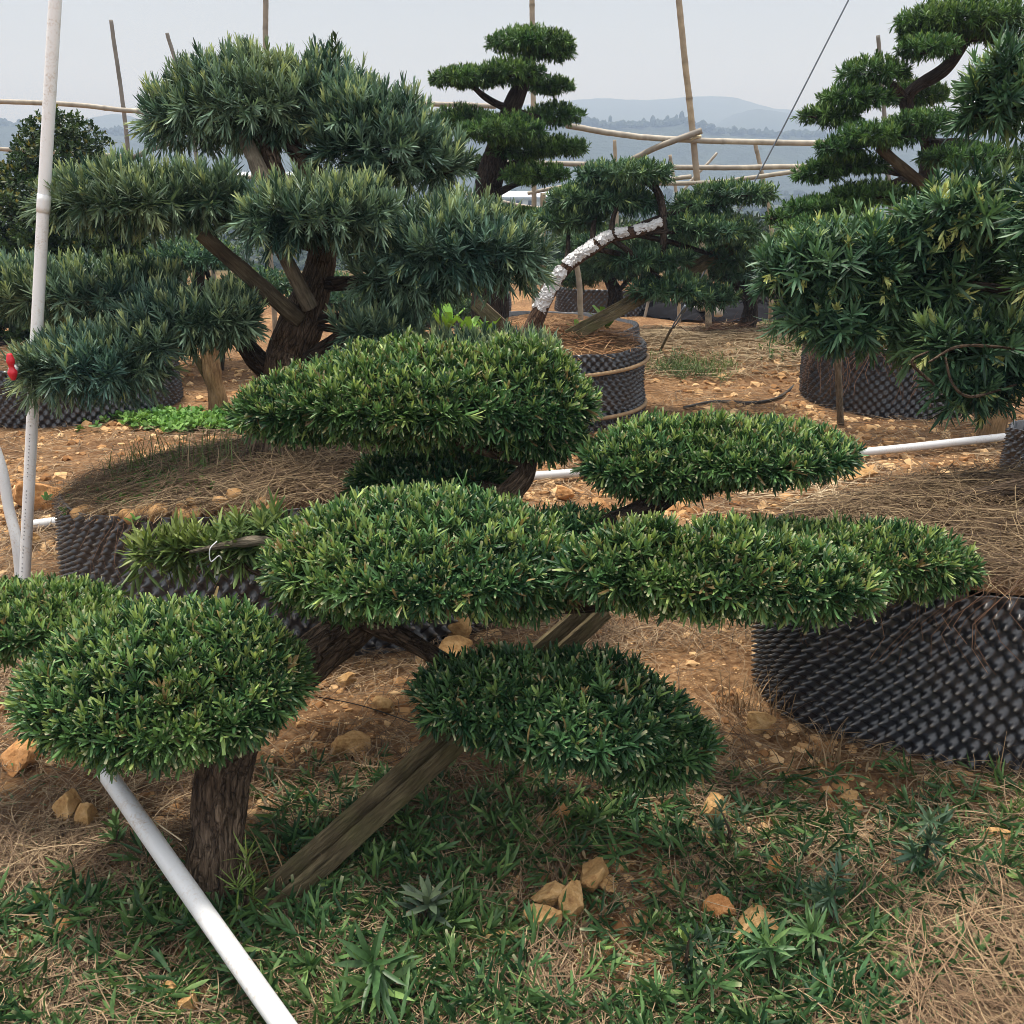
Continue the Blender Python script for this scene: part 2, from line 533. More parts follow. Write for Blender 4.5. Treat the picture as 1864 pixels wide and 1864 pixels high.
def stone_mat():
    m, t, p, o = newmat("orange_stone")
    n1 = noise_node(t, 30, 7, .7); n2 = noise_node(t, 110, 4, .7)
    oi = t.nodes.new("ShaderNodeObjectInfo")
    c = ramp_node(t, n1, [(.28, (.20, .10, .045)), (.5, (.42, .26, .115)), (.75, (.62, .43, .235))])
    c = mixcol(t, 1.0, c, ramp_node(t, oi.outputs["Random"], [(0, (1.1, .82, .7)), (.3, (1, .95, .88)), (1, (1.05, 1.04, 1))]), 'MULTIPLY')
    t.links.new(c, p.inputs["Base Color"])
    p.inputs["Roughness"].default_value = .92; p.inputs["Specular IOR Level"].default_value = .15
    b = bump(t, p, n1, .6, .015); bump(t, p, n2, .5, .004, b)
    return m
M_stone = stone_mat()
M_straw = tint_mat("straw", .8, .25)
M_gravel = tint_mat("gravel", .95, .1)

def flat_mat(name, col, rough=.5, metal=0.0, nz=None):
    m, t, p, o = newmat(name)
    n1 = noise_node(t, nz or 30, 4)
    c = mixcol(t, 1.0, col, ramp_node(t, n1, [(.3, (.8, .8, .8)), (.7, (1.12, 1.12, 1.12))]), 'MULTIPLY')
    t.links.new(c, p.inputs["Base Color"])
    p.inputs["Roughness"].default_value = rough; p.inputs["Metallic"].default_value = metal
    return m
M_red = flat_mat("red_plastic", (.62, .02, .035), .35)
M_foil = flat_mat("pale_film", (.50, .50, .505), .34, .15, 40)
M_tarp = flat_mat("black_netting", (.014, .014, .017), .95, 0, 60)
for n_ in M_tarp.node_tree.nodes:
    if n_.type == "BSDF_PRINCIPLED": n_.inputs["Specular IOR Level"].default_value = .08
M_wire = flat_mat("grey_wire", (.13, .15, .18), .45, .6)
M_twine = flat_mat("twine", (.55, .46, .30), .8)
M_hose = flat_mat("black_hose", (.02, .02, .02), .5)
M_blue = flat_mat("blue_strap", (.25, .50, .75), .5)
M_band = flat_mat("tan_band", (.33, .22, .12), .8)
M_wallw = flat_mat("white_wall", (.75, .76, .78), .7)
M_ink = flat_mat("grey_print", (.25, .26, .28), .6)

# ------------------------------------------------------------------ ground
POTS = []                                                           # footprints, so that litter stays outside
def gz(x, y):
    x = np.asarray(x, float); y = np.asarray(y, float)
    sh = x.shape; x = x.ravel(); y = y.ravel()
    z = fbm2(x, y, 1.1, 3, 5) * .035 + fbm2(x, y, 7.0, 3, 9) * .014 + fbm2(x, y, 34.0, 2, 3) * .005 * np.clip(6 / np.maximum(np.hypot(x, y), 1), 0, 1)
    z = z + .16 * np.exp(-((x - 2.0) / 1.5) ** 2 - ((y - 8.9) / 1.1) ** 2)            # straw mound
    f = np.clip((y - 13.5) / 60.0, 0, 1); f = f * f * (3 - 2 * f)
    z = z - 9.0 * f
    g = np.clip((np.hypot(x, y) - 120) / 300, 0, 1)
    z = z + g * fbm2(x, y, .006, 3, 21) * 5
    return z.reshape(sh)

def axis_pts(c, lo, hi, d0, n, k):
    s = np.linspace(-k, k, n)
    a = d0 * np.sinh(s) + c
    return np.unique(np.clip(a, lo, hi))
def build_ground():
    xs = axis_pts(.2, -3500, 3500, .55, 460, 9.4)
    ys = axis_pts(2.3, -300, 3200, .55, 460, 9.2)
    X, Y = np.meshgrid(xs, ys)
    Z = gz(X, Y)
    V = np.stack([X, Y, Z], -1).reshape(-1, 3)
    nx, ny = len(xs), len(ys)
    i = np.arange(ny - 1)[:, None] * nx + np.arange(nx - 1)[None]
    Q = np.stack([i, i + 1, i + nx + 1, i + nx], -1).reshape(-1, 4)
    # beyond the nursery the sheet is field and scrub
    m = M_ground
    t = m.node_tree; p = [n for n in t.nodes if n.type == 'BSDF_PRINCIPLED'][0]
    src = p.inputs["Base Color"].links[0].from_socket
    g = t.nodes.new("ShaderNodeNewGeometry"); s = t.nodes.new("ShaderNodeSeparateXYZ"); t.links.new(g.outputs["Position"], s.inputs[0])
    a = t.nodes.new("ShaderNodeMapRange"); a.inputs[1].default_value = 13; a.inputs[2].default_value = 22
    t.links.new(s.outputs[1], a.inputs[0])
    nf = noise_node(t, .05, 6, .7)
    fld = ramp_node(t, nf, [(.3, (.02, .04, .02)), (.5, (.04, .06, .03)), (.62, (.09, .09, .05)), (.75, (.03, .05, .02))])
    t.links.new(mixcol(t, a.outputs[0], src, fld), p.inputs["Base Color"])
    o = mk("ground", V, Q, None, m)
    o["kind"] = "structure"
    return o
build_ground()

# ------------------------------------------------------------------ far hills, woods, valley buildings
def hill(name, Y0, prof, base, depth, mat, seed, rough, x0, x1, nx):
    """prof: list of (px, py) skyline points at distance Y0"""
    pr = np.array(prof, float)
    pxs = np.linspace(x0, x1, nx)
    pys = np.interp(pxs, pr[:, 0], pr[:, 1])
    top = np.array([at(a, b, Y0) for a, b in zip(pxs, pys)])
    crest = top[:, 2] + fbm2(top[:, 0], top[:, 1] * 0, 1 / (Y0 * .06), 4, seed) * Y0 * .004 + fbm2(top[:, 0], top[:, 1] * 0, 1 / (Y0 * .006), 3, seed + 3) * rough
    ks = np.linspace(-1, 1, 41)
    V = []
    for k in ks:
        sh = (np.cos(k * math.pi) + 1) / 2 if abs(k) < 1 else 0
        yy = Y0 + k * depth
        sc = yy / Y0
        xx = top[:, 0] * (sc if k < 0 else 1 + (sc - 1) * .5)
        zz = base + (crest - base) * sh + fbm2(xx, np.full_like(xx, yy), 1 / (Y0 * .05), 4, seed + 8) * Y0 * .012 * (1 - sh) * (abs(k) < .999)
        V.append(np.stack([xx, np.full_like(xx, yy), zz], 1))
    V = np.concatenate(V)
    i = np.arange(len(ks) - 1)[:, None] * nx + np.arange(nx - 1)[None]
    Q = np.stack([i, i + 1, i + nx + 1, i + nx], -1).reshape(-1, 4)
    o = mk(name, V, Q, None, mat)
    o["kind"] = "structure"
    return top, crest

def forest_mat(name, sc):
    m, t, p, o = newmat(name)
    n1 = noise_node(t, sc, 6, .75)
    c = ramp_node(t, n1, [(.3, (.008, .018, .014)), (.5, (.020, .036, .022)), (.68, (.036, .055, .03)), (.8, (.09, .09, .05))])
    t.links.new(c, p.inputs["Base Color"]); p.inputs["Roughness"].default_value = 1
    bump(t, p, n1, 1, 6)
    return m
M_forest = forest_mat("forest", .06)
M_forest2 = forest_mat("forest_far", .015)
near_prof = [(-500, 250), (-100, 225), (0, 222), (60, 232), (150, 248), (230, 240), (330, 262), (520, 250), (700, 215), (800, 215), (940, 222), (1060, 224), (1120, 232), (1200, 228), (1240, 222), (1290, 240), (1400, 246), (1520, 248), (1700, 255), (1900, 250), (2400, 260)]
top_n, crest_n = hill("hills", 620, near_prof, -14, 150, M_forest, 2, 1.2, -700, 2600, 560)
hill("hills", 1150, [(-500, 230), (60, 235), (120, 222), (180, 210), (215, 206), (300, 225), (450, 235), (900, 250), (1270, 246), (1300, 226), (1340, 204), (1380, 197), (1440, 205), (1480, 212), (1560, 224), (1700, 235), (2300, 240)], -12, 420, M_forest2, 40, 1.5, -700, 2600, 420)
hill("hills", 1500, [(-500, 240), (300, 230), (700, 205), (1040, 184), (1100, 180), (1180, 186), (1230, 183), (1270, 178), (1340, 180), (1400, 196), (1500, 212), (1700, 222), (2300, 230)], -12, 560, M_forest2, 60, 1.5, -700, 2600, 400)

def far_wood():
    rg = np.random.default_rng(5)
    def crowns(mb, n, place, hs, rs):
        for q in range(n):
            b = place(q)
            h = rg.uniform(*hs) * (1.6 if rg.random() < .07 else 1); r = rg.uniform(*rs)
            th = np.linspace(0, 2 * math.pi, 7)[:-1]
            V = []
            for lv, rr in ((0, .8), (.25, 1), (.55, .85), (.82, .62)):
                a = rr * r * rg.uniform(.6, 1.3, 6)
                V.append(np.stack([b[0] + a * np.cos(th), b[1] + a * np.sin(th), b[2] + h * lv + rg.uniform(-.3, .3, 6)], 1))
            V = np.concatenate(V + [b[None] + [[rg.uniform(-.4, .4), 0, h]]])
            i = np.arange(3)[:, None] * 6; j = np.arange(6)[None]; j2 = (j + 1) % 6
            Q = np.stack([i + j, i + j2, i + 6 + j2, i + 6 + j], -1).reshape(-1, 4)
            T = np.stack([18 + np.arange(6), 18 + (np.arange(6) + 1) % 6, np.full(6, 24)], 1)
            mb.add(V, Q, T)
    idx = rg.integers(0, len(top_n), 2600)
    mb = MB()
    crowns(mb, 2600, lambda q: np.array([top_n[idx[q], 0] + rg.uniform(-4, 4), 620 + rg.uniform(-25, 6), crest_n[idx[q]] - 1.5]), (2.0, 4.6), (1.4, 3.0))
    tag(mb.build("far_wood", M_forest), "hazy trees standing along the crest of the wooded ridge", "wood", None, "stuff")
    mb = MB()
    def floor(q):
        Y = 80 + 380 * rg.random() ** 1.3; x = rg.uniform(-.62, .62) * Y
        if rg.random() < .7:                                          # hedgerows between the fields
            Y = round(Y / 55) * 55 + rg.normal(0, 4)
        return np.array([x, Y, float(gz(np.array([x]), np.array([Y]))[0]) - .4])
    crowns(mb, 900, floor, (1.6, 3.6), (1.2, 3.2))
    tag(mb.build("far_wood", M_forest), "scattered hazy trees and hedges on the valley floor below the ridge", "wood", None, "stuff")
far_wood()

def box(c, s):
    c = np.array(c, float); s = np.array(s, float) / 2
    V = np.array([[x, y, z] for x in (-1, 1) for y in (-1, 1) for z in (-1, 1)]) * s + c
    Q = [[0, 1, 3, 2], [4, 6, 7, 5], [0, 4, 5, 1], [2, 3, 7, 6], [0, 2, 6, 4], [1, 5, 7, 3]]
    return V, np.array(Q)
M_roofblue = flat_mat("pale_roof", (.55, .60, .68), .6)
M_glassd = flat_mat("dark_opening", (.05, .06, .08), .3)
def shed(px, py, Y, wd, hg, dp, label):
    c = at(px, py, Y)
    t_ = thing("long_shed", (c[0], Y, c[2] - hg), label, "building")
    V, Q = box((c[0], Y, c[2] - hg / 2), (wd, dp, hg)); mk("wall", V, Q, None, M_wallw, t_, smooth=False)
    z = c[2]
    V = np.array([[c[0] - wd / 2 - .4, Y - dp / 2 - .5, z], [c[0] + wd / 2 + .4, Y - dp / 2 - .5, z], [c[0] + wd / 2 + .4, Y, z + hg * .35], [c[0] - wd / 2 - .4, Y, z + hg * .35],
                  [c[0] + wd / 2 + .4, Y + dp / 2 + .5, z], [c[0] - wd / 2 - .4, Y + dp / 2 + .5, z]])
    V = np.concatenate([V, V - [[0, 0, .25]]])
    Q = [[0, 1, 2, 3], [3, 2, 4, 5], [6, 9, 8, 7], [9, 11, 10, 8], [0, 6, 7, 1], [5, 4, 10, 11], [0, 3, 9, 6], [3, 5, 11, 9], [1, 7, 8, 2], [2, 8, 10, 4]]
    mk("roof", V, Q, None, M_roofblue, t_, smooth=False)
    for k in range(5):
        V, Q = box((c[0] + (k - 2) * wd * .18, Y - dp / 2 - .04, c[2] - hg * .5), (wd * .09, .12, hg * .45)); mk("window", V, Q, None, M_glassd, t_, smooth=False)
shed(945, 357, 150, 9.5, 1.9, 6, "long white shed with a pale roof down in the valley beside the layered tree trunk")
shed(520, 318, 210, 17, 1.6, 9, "distant low white shed seen under the top crown of the big blue-green tree")
shed(10, 382, 120, 8, 1.6, 6, "pale shed in the valley behind the round dark bush")

# haze: one closed box of even, thin air
def haze():
    V, Q = box((0, 1250, 45), (5200, 3100, 0)); 
    V[:, 2] = np.tile([-24.0, 120.0], 4)
    m = bpy.data.materials.new("haze_air"); m.use_nodes = True
    t = m.node_tree
    for n in list(t.nodes): t.nodes.remove(n)
    o = t.nodes.new("ShaderNodeOutputMaterial"); v = t.nodes.new("ShaderNodeVolumePrincipled")
    v.inputs["Color"].default_value = (.434, .585, .855, 1)
    v.inputs["Absorption Color"].default_value = (.45, .36, .12, 1)
    v.inputs["Density"].default_value = 0.0016
    v.inputs["Anisotropy"].default_value = 0.0
    t.links.new(v.outputs[0], o.inputs["Volume"])
    ob = mk("haze", V, Q, None, m, smooth=False)
    ob["kind"] = "stuff"; ob["label"] = "thin pale blue haze in the air over the valley"; ob["category"] = "haze"
haze()

# ------------------------------------------------------------------ pots
def bumpy_wall(c, Rr, H, z0, res, th0=0, th1=2 * math.pi, unit=.0315, A=.019, lean=0.0, seed=0, wob=.012):
    ncirc = max(24, int(Rr * (th1 - th0) / res)); nh = max(6, int(H / res))
    full = abs(th1 - th0 - 2 * math.pi) < 1e-3
    if full:
        npk = round(Rr * 2 * math.pi / (2 * unit)); ucirc = 2 * math.pi * Rr / (2 * npk)
    else:
        ucirc = unit
    th = np.linspace(th0, th1, ncirc, endpoint=not full)
    zz = np.linspace(0, 1, nh)
    TH, Z = np.meshgrid(th, zz)
    s = TH * Rr / ucirc; v = Z * H / unit
    w0 = fbm(np.stack([np.cos(TH.ravel()) * 3, np.sin(TH.ravel()) * 3, Z.ravel() * 1.6], 1), 3, seed + 4).reshape(TH.shape)
    s = s + w0 * .5; v = v + np.roll(w0, 37, 1) * .6
    h = np.cos(math.pi * s) * np.cos(math.pi * v)
    A = A * (1 + .35 * w0)
    h = np.sign(h) * np.abs(h) ** 1.15
    pk = np.maximum(h, 0)
    disp = A * (np.where(h > 0, pk ** 1.3 * 1.45, h * .75))
    # nub with a hole at each peak
    i = np.round(s); j = np.round(v); par = (i + j) % 2
    d = np.hypot((s - i) * ucirc, (v - j) * unit)
    if res < .007:
        disp = disp + np.where(par < .5, .0065 * (1 - np.clip((d - .0045) / .002, 0, 1)) - .004 * np.clip(1 - d / .003, 0, 1), 0)
    global LAST_NUB
    ring_ = np.where(par < .5, np.clip(1 - np.abs(d - .0042) / .0022, 0, 1), 0) if res < .007 else h * 0  # tan rim tint paints in the light the nub rings catch
    fade = np.clip(np.minimum(Z * H, (1 - Z) * H) / .02, .25, 1)
    flat = TH.ravel()
    w1 = fbm(np.stack([np.cos(flat) * 1.5, np.sin(flat) * 1.5, np.zeros_like(flat)], 1), 3, seed).reshape(TH.shape)
    rr = Rr + disp * fade + w0 * .022 + w1 * wob * 2 * (.4 + Z) + lean * Z
    w2 = fbm(np.stack([np.cos(flat) * 2.5, np.sin(flat) * 2.5, np.ones_like(flat)], 1), 3, seed + 9).reshape(TH.shape)
    zt = z0 + Z * H + Z * w2 * wob * 2
    V = np.stack([c[0] + rr * np.sin(TH), c[1] - rr * np.cos(TH), zt], -1).reshape(-1, 3)
    a = np.arange(nh - 1)[:, None] * ncirc; b = np.arange(ncirc if full else ncirc - 1)[None]; b2 = (b + 1) % ncirc
    Q = np.stack([a + b, a + b2, a + ncirc + b2, a + ncirc + b], -1).reshape(-1, 4)
    global LAST_RIM
    LAST_RIM = (th, rr[-1])
    LAST_NUB = np.concatenate([ring_.ravel(), np.zeros(2 * ncirc if full else 0)])
    if full:                                                      # thickness: an inner skin joined at the rim
        ri = rr[-1] - .012
        n0 = len(V)
        I1 = np.stack([c[0] + ri * np.sin(th), c[1] - ri * np.cos(th), zt[-1] - .002], 1)
        I2 = np.stack([c[0] + ri * np.sin(th), c[1] - ri * np.cos(th), zt[-1] - .16], 1)
        V = np.concatenate([V, I1, I2])
        tl = (nh - 1) * ncirc
        k = np.arange(ncirc); k2 = (k + 1) % ncirc
        Q = np.concatenate([Q, np.stack([tl + k, tl + k2, n0 + k2, n0 + k], 1), np.stack([n0 + k, n0 + k2, n0 + ncirc + k2, n0 + ncirc + k], 1)])
    return V, Q

OVAL = {}
def pot_soil_z(c, Rr, ztop, x, y, heap, seed):
    k, tilt = OVAL.get(c, (1.0, 0.0))
    r = np.hypot(x - c[0], (y - c[1]) / k) / Rr
    return ztop + tilt * (x - c[0]) / Rr + heap * np.clip(1 - r ** 2, 0, 1) + fbm2(x, y, 4, 3, seed) * .03 + fbm2(x, y, 22, 3, seed + 2) * .012

def make_pot(c, Rr, H, res, label, heap=.03, mat=M_plastic, group=None, seed=1, sink=.04, wob=.012, soilmat=None, oval=1.0, tilt=0.0):
    OVAL[c] = (oval, tilt)
    z0 = float(gz(np.array([c[0]]), np.array([c[1]]))[0]) - .03
    t_ = thing("tree_container", (c[0], c[1], z0), label, "planter", group)
    V, Q = bumpy_wall(c, Rr, H, z0, res, seed=seed, wob=wob)
    V[:, 2] += tilt * (V[:, 0] - c[0]) / Rr * np.clip((V[:, 2] - z0) / H, 0, 1)
    V[:, 1] = c[1] + (V[:, 1] - c[1]) * oval
    mk("wall", V, Q, None, mat, t_, col=np.repeat(LAST_NUB[:, None], 3, 1))
    nr, na = 44, 160
    th = np.linspace(0, 2 * math.pi, na, endpoint=False)
    rim_ = np.interp((math.pi - th) % (2 * math.pi), LAST_RIM[0], LAST_RIM[1], period=2 * math.pi) - .009
    rr = np.linspace(0, 1, nr)[:, None] * rim_[None]
    X = c[0] + rr * np.sin(th)[None]; Y = c[1] + rr * np.cos(th)[None] * oval
    zt = z0 + H - sink
    Z = pot_soil_z(c, Rr, zt, X.ravel(), Y.ravel(), heap, seed).reshape(X.shape)
    V = np.stack([X, Y, Z], -1).reshape(-1, 3)
    a = np.arange(nr - 1)[:, None] * na; b = np.arange(na)[None]; b2 = (b + 1) % na
    Qs = np.stack([a + b, a + na + b, a + na + b2, a + b2], -1).reshape(-1, 4)
    s = mk("soil", V, Qs, None, soilmat or M_pot_soil, t_)
    POTS.append((c[0], c[1], Rr + .02, oval))
    return t_, zt, z0

POT_G = "black dimpled tree containers"
cL, RL, HL = (-.86, 3.52), .82, .56
potL, ztL, _ = make_pot(cL, RL, HL, .0048, "wide black dimpled container holding the big blue-green tree, behind the front tree", .05, M_plastic2, POT_G, 3, oval=.60, tilt=.08, sink=.012)
cR, RR, HR = (1.76, 2.87), .95, .595
potR, ztR, _ = make_pot(cR, RR, HR, .0045, "large black dimpled container in the right foreground with dusty studded wall", .015, M_plastic, POT_G, 7, oval=.56, tilt=.07, sink=.0)
cM, RM = (.24, 6.75), .66
potM, ztM, zM0 = make_pot(cM, RM, .52, .009, "mid-distance black container with tan bands round it, holding the leaning film-wrapped trunk", .12, M_plastic2, POT_G, 12)
cB, RB = (-3.15, 6.95), .72
potB, ztB, _ = make_pot(cB, RB, .42, .010, "black container behind the low left branches, green weeds along its foot", .05, M_plastic2, POT_G, 16)
cX, RX = (2.78, 7.15), .62
potX, ztX, _ = make_pot(cX, RX, .50, .010, "black container with dry vines on its wall and a thin wooden stake in front", .05, M_plastic2, POT_G, 19)
c2, R2 = (.34, 8.45), .72
pot2, zt2, _ = make_pot(c2, R2, .36, .012, "tipped-back black container behind the tan-banded one, its ribbed rim showing", .08, M_plastic2, POT_G, 23)
make_pot((-.65, 11.2), .62, .36, .014, "far black container left of the leaning film-wrapped trunk", .06, M_plastic2, POT_G, 27)
make_pot((1.15, 12.0), .62, .34, .014, "far black container behind the black netting, under the grey wooden prop", .06, M_plastic2, POT_G, 28)
make_pot((3.0, 12.0), .70, .36, .014, "far black container beside the old jointed pipe, behind the black netting", .06, M_plastic2, POT_G, 29)
# bands round the middle pot
for hh, k in ((.40, 0), (.10, 1)):
    th = np.linspace(0, 2 * math.pi, 100)
    P = np.stack([cM[0] + (RM + .028) * np.sin(th), cM[1] - (RM + .028) * np.cos(th), zM0 + hh + .02 * np.sin(th * 1 + k)], 1)
    V, Q, T = tube(P, .014, 6, spline=False, cap=False); mk("tie_band", V, Q, T, M_band, potM)

# ------------------------------------------------------------------ foliage pads
def lobe(px, py, rx, ry, Y, dr=.75, inset=0.0, low=.75):
    c = at(px, py, Y); s = axial(px, py, Y) / FPX
    d = ray(px, py); th = math.atan2(-d[2], d[1])
    a = max(ry * s - inset, .35 * ry * s); bx = max(rx * s - inset, .35 * rx * s)
    by = min(dr * bx, 1.6 * bx)
    st, ct = abs(math.sin(th)), math.cos(th)
    if by * st > .80 * a: by = .80 * a / max(st, 1e-3)
    rz = math.sqrt(max(a * a - (by * st) ** 2, (.45 * a) ** 2)) / ct
    return dict(c=c, r=np.array([bx, by, rz]), low=low)

def pad_points(lobes, spacing, rg, shells=((1.0, 1.0), (.78, .7), (.55, .45)), under=.55, bumpy=.10, seed=0, lens=0.0):
    P, Nn, Sh = [], [], []
    for li, l in enumerate(lobes):
        a, b, c = l["r"]
        p = 1.6
        area = 4 * math.pi * (((a * b) ** p + (a * c) ** p + (b * c) ** p) / 3) ** (1 / p)
        for sh, dens in shells:
            n = max(6, int(area / spacing ** 2 * dens))
            d = nrm(rg.normal(0, 1, (n, 3)))
            keep = rg.random(n) < np.where(d[:, 2] < -.25, under, 1.0)
            d = d[keep]; n = len(d)
            rr = l["r"][None] * np.where(d[:, 2:3] < 0, np.array([[1, 1, l["low"]]]), 1.0)
            nz = 1 + bumpy * fbm(d * 2.6 + li * 7.1, 3, seed + li) + bumpy * .45 * fbm(d * 8 + li, 2, seed + 3)
            q = d * rr * (sh * nz * rg.uniform(.92, 1.04, n))[:, None]
            nn = nrm(d / rr)
            if lens > 0:
                rho2 = np.clip(d[:, 0] ** 2 + d[:, 1] ** 2, 0, 1)
                q[:, 2] *= (1 - rho2 + .004) ** lens
                nn[:, 2] *= 1 + 2 * lens * rho2
                nn = nrm(nn)
            pos = l["c"] + q
            ok = np.ones(n, bool)
            for lj, m in enumerate(lobes):
                if lj == li: continue
                dd = (pos - m["c"]) / (m["r"] * np.where((pos - m["c"])[:, 2:3] < 0, np.array([[1, 1, m["low"]]]), 1.0))
                ok &= (dd ** 2).sum(1) > ((.80 if lens == 0 else .68) * sh) ** 2
            P.append(pos[ok]); Nn.append(nn[ok]); Sh.append(np.full(ok.sum(), sh))
    P, Nn, Sh = np.concatenate(P), np.concatenate(Nn), np.concatenate(Sh)
    gap = (fbm(P / (spacing * 2.6), 2, seed + 77) < -.30) & (Sh > .7) & (rng.random(len(P)) < .9)
    return P[~gap], Nn[~gap], Sh[~gap]

STY = {
    # clipped short leaves of the front tree
    "clip": dict(lens=.22, k=9, L=.034, W=.0062, stem=.022, e0=66, e1=8, pal=((.016, .054, .020), (.120, .240, .078), (.44, .55, .17)), curl=.08, fold=.35, tip=.40, young=.30, cut=.30, sp=.0148, up=.85, mat=M_leaf, inset=.020, bumpy=.09),
    "clipdark": dict(lens=.25, k=9, L=.040, W=.0070, stem=.022, e0=72, e1=12, pal=((.014, .050, .022), (.070, .160, .058), (.26, .38, .11)), curl=.12, fold=.35, tip=.34, young=.16, cut=.25, sp=.0168, up=.65, mat=M_leaf, inset=.024, bumpy=.09),
    "wired": dict(k=12, L=.066, W=.0088, stem=.06, e0=68, e1=12, pal=((.05, .10, .03), (.15, .22, .065), (.32, .38, .13)), curl=.12, fold=.35, tip=.2, young=.3, cut=.1, sp=.030, up=.5, mat=M_leaf, inset=.035),
    # long blue-green leaves
    "blue": dict(lens=.12, k=20, L=.054, W=.0064, stem=.065, e0=64, e1=6, pal=((.030, .070, .050), (.205, .310, .212), (.50, .58, .27)), curl=.06, fold=.3, tip=.2, young=.30, cut=0, sp=.0365, up=1.1, mat=M_leafb, inset=.038, axj=.18, under=.5, bumpy=.12),
    "bright": dict(k=18, L=.072, W=.0096, stem=.055, e0=78, e1=12, pal=((.014, .048, .028), (.115, .222, .108), (.38, .50, .19)), curl=.14, fold=.3, tip=.2, young=.18, cut=0, sp=.049, up=.7, mat=M_leafb, inset=.045, tipyellow=.17, under=.8),
    # distant clipped trees
    "far": dict(lens=.22, k=13, L=.040, W=.0066, stem=.03, e0=68, e1=8, pal=((.018, .052, .016), (.105, .210, .058), (.24, .34, .10)), curl=.08, fold=0, tip=.15, young=.25, cut=0, sp=.0345, up=.85, mat=M_leafd, inset=.018, bumpy=.12, under=.6),
    "farb": dict(lens=.2, k=11, L=.052, W=.0085, stem=.04, e0=72, e1=10, pal=((.024, .064, .034), (.105, .195, .105), (.34, .44, .15)), curl=.1, fold=0, tip=.15, young=.2, cut=0, sp=.042, up=.75, mat=M_leafd, inset=.022),
    "bush": dict(k=8, L=.036, W=.019, stem=.05, e0=85, e1=20, pal=((.014, .036, .012), (.055, .100, .030), (.26, .22, .05)), curl=.1, fold=0, tip=.3, young=.16, cut=0, sp=.044, up=.35, mat=M_leafd, inset=.03),
}

TWIG = MB
def make_pad(tree, style, specs, Y, seed, root=None, barkmat=None, dr=.75, low=.75, under=None, rbase=.02, twigs=True, dens=1.0, bumpy=None, sag=.0, label=None):
    """specs: list of (px,py,rx,ry[,dY]); root: world point where the branch leaves the trunk"""
    st = STY[style]; rg = np.random.default_rng(seed)
    if bumpy is None: bumpy = st.get('bumpy', .12)
    if under is None: under = st.get('under', .55)
    lobes = [lobe(s[0], s[1], s[2], s[3], Y + (s[4] if len(s) > 4 else 0), dr, st["inset"], low) for s in specs]
    pos, nn, sh = pad_points(lobes, st["sp"] / math.sqrt(dens), rg, under=under, bumpy=bumpy, seed=seed, lens=st.get('lens', 0.0))
    upv = np.where(nn[:, 2:3] > -.25, st["up"], -.05)
    ax = nrm(nn * .75 + np.array([[0, 0, 1.0]]) * upv + rg.normal(0, st.get('axj', .28), nn.shape))
    inner = sh < .9
    sz = rg.uniform(.7, 1.25, len(pos)); sz[inner] *= .95; sz[nn[:, 2] < -.05] *= 1.25
    stray = (rg.random(len(pos)) < (.012 if style.startswith('clip') else 0)) & ~inner & (nn[:, 2] > -.1); sz[stray] *= 1.25; pos[stray] += ax[stray] * st['L'] * .3
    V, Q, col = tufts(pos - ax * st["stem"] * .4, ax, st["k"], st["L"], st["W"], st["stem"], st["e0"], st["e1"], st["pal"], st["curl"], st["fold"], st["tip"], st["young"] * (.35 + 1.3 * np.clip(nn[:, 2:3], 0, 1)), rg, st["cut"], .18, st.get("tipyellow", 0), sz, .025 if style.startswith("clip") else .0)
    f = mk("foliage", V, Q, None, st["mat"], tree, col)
    if label: f["label"] = label
    if root is not None:
        mb = MB()
        c0 = lobes[0]["c"]
        for li, l in enumerate(lobes):
            cl = l["c"] - np.array([0, 0, l["r"][2] * l["low"] * .45])
            if li == 0:
                mid = (np.array(root) + cl) / 2 + np.array([0, 0, sag]) + rg.normal(0, .02, 3)
                V, Q, T = tube([root, mid, cl], [rbase, rbase * .8, rbase * .5], 9, 14, rbase * .25, 25, seed)
                mb.add(V, Q, T)
            else:
                pc = lobes[li - 1]["c"] - np.array([0, 0, lobes[li - 1]["r"][2] * lobes[li - 1]["low"] * .45])
                V, Q, T = tube([pc, (pc + cl) / 2 + rg.normal(0, .015, 3), cl], [rbase * .55, rbase * .5, rbase * .35], 8, 10, rbase * .15, 25, seed)
                mb.add(V, Q, T)
            if twigs:
                for q in range(8):
                    a = q * math.pi / 4 + rg.uniform(-.4, .4)
                    e = l["c"] + l["r"] * np.array([math.cos(a) * .86, math.sin(a) * .86, -l["low"] * rg.uniform(.1, .5)])
                    m1 = cl * .5 + e * .5 + rg.normal(0, 1, 3) * l["r"] * .08 - np.array([0, 0, l["r"][2] * .15])
                    V, Q, T = tube([cl, m1, e], [rbase * .33, rbase * .22, rbase * .09], 5, 8)
                    mb.add(V, Q, T)
        mb.build("branch", barkmat or M_bark, tree)
    return lobes

def poly(pts):
    return np.array([at(p[0], p[1], p[2]) for p in pts]), np.array([p[3] for p in pts])

# ================================================================== FRONT TREE
b0 = ground_at(395, 1655)
front = thing("cloud_pruned_tree", (b0[0], b0[1], 0), "nearest cloud-pruned tree with flat clipped dark green pads and a short leaning trunk", "tree")
P, r = poly([(392, 1690, 1.87, .070), (393, 1640, 1.87, .066), (398, 1520, 1.90, .061), (408, 1400, 1.97, .058), (470, 1280, 2.08, .056), (590, 1180, 2.22, .054), (700, 1090, 2.36, .050), (830, 990, 2.5, .042), (925, 900, 2.62, .034), (960, 840, 2.7, .026), (900, 770, 2.75, .018)])
P[0][2] = -.06; P[1][2] = max(P[1][2], .0)
V, Q, T = tube(P, r, 64, 300, .020, 20, 4); mk("trunk", V, Q, T, M_bark, front)
TRK = P
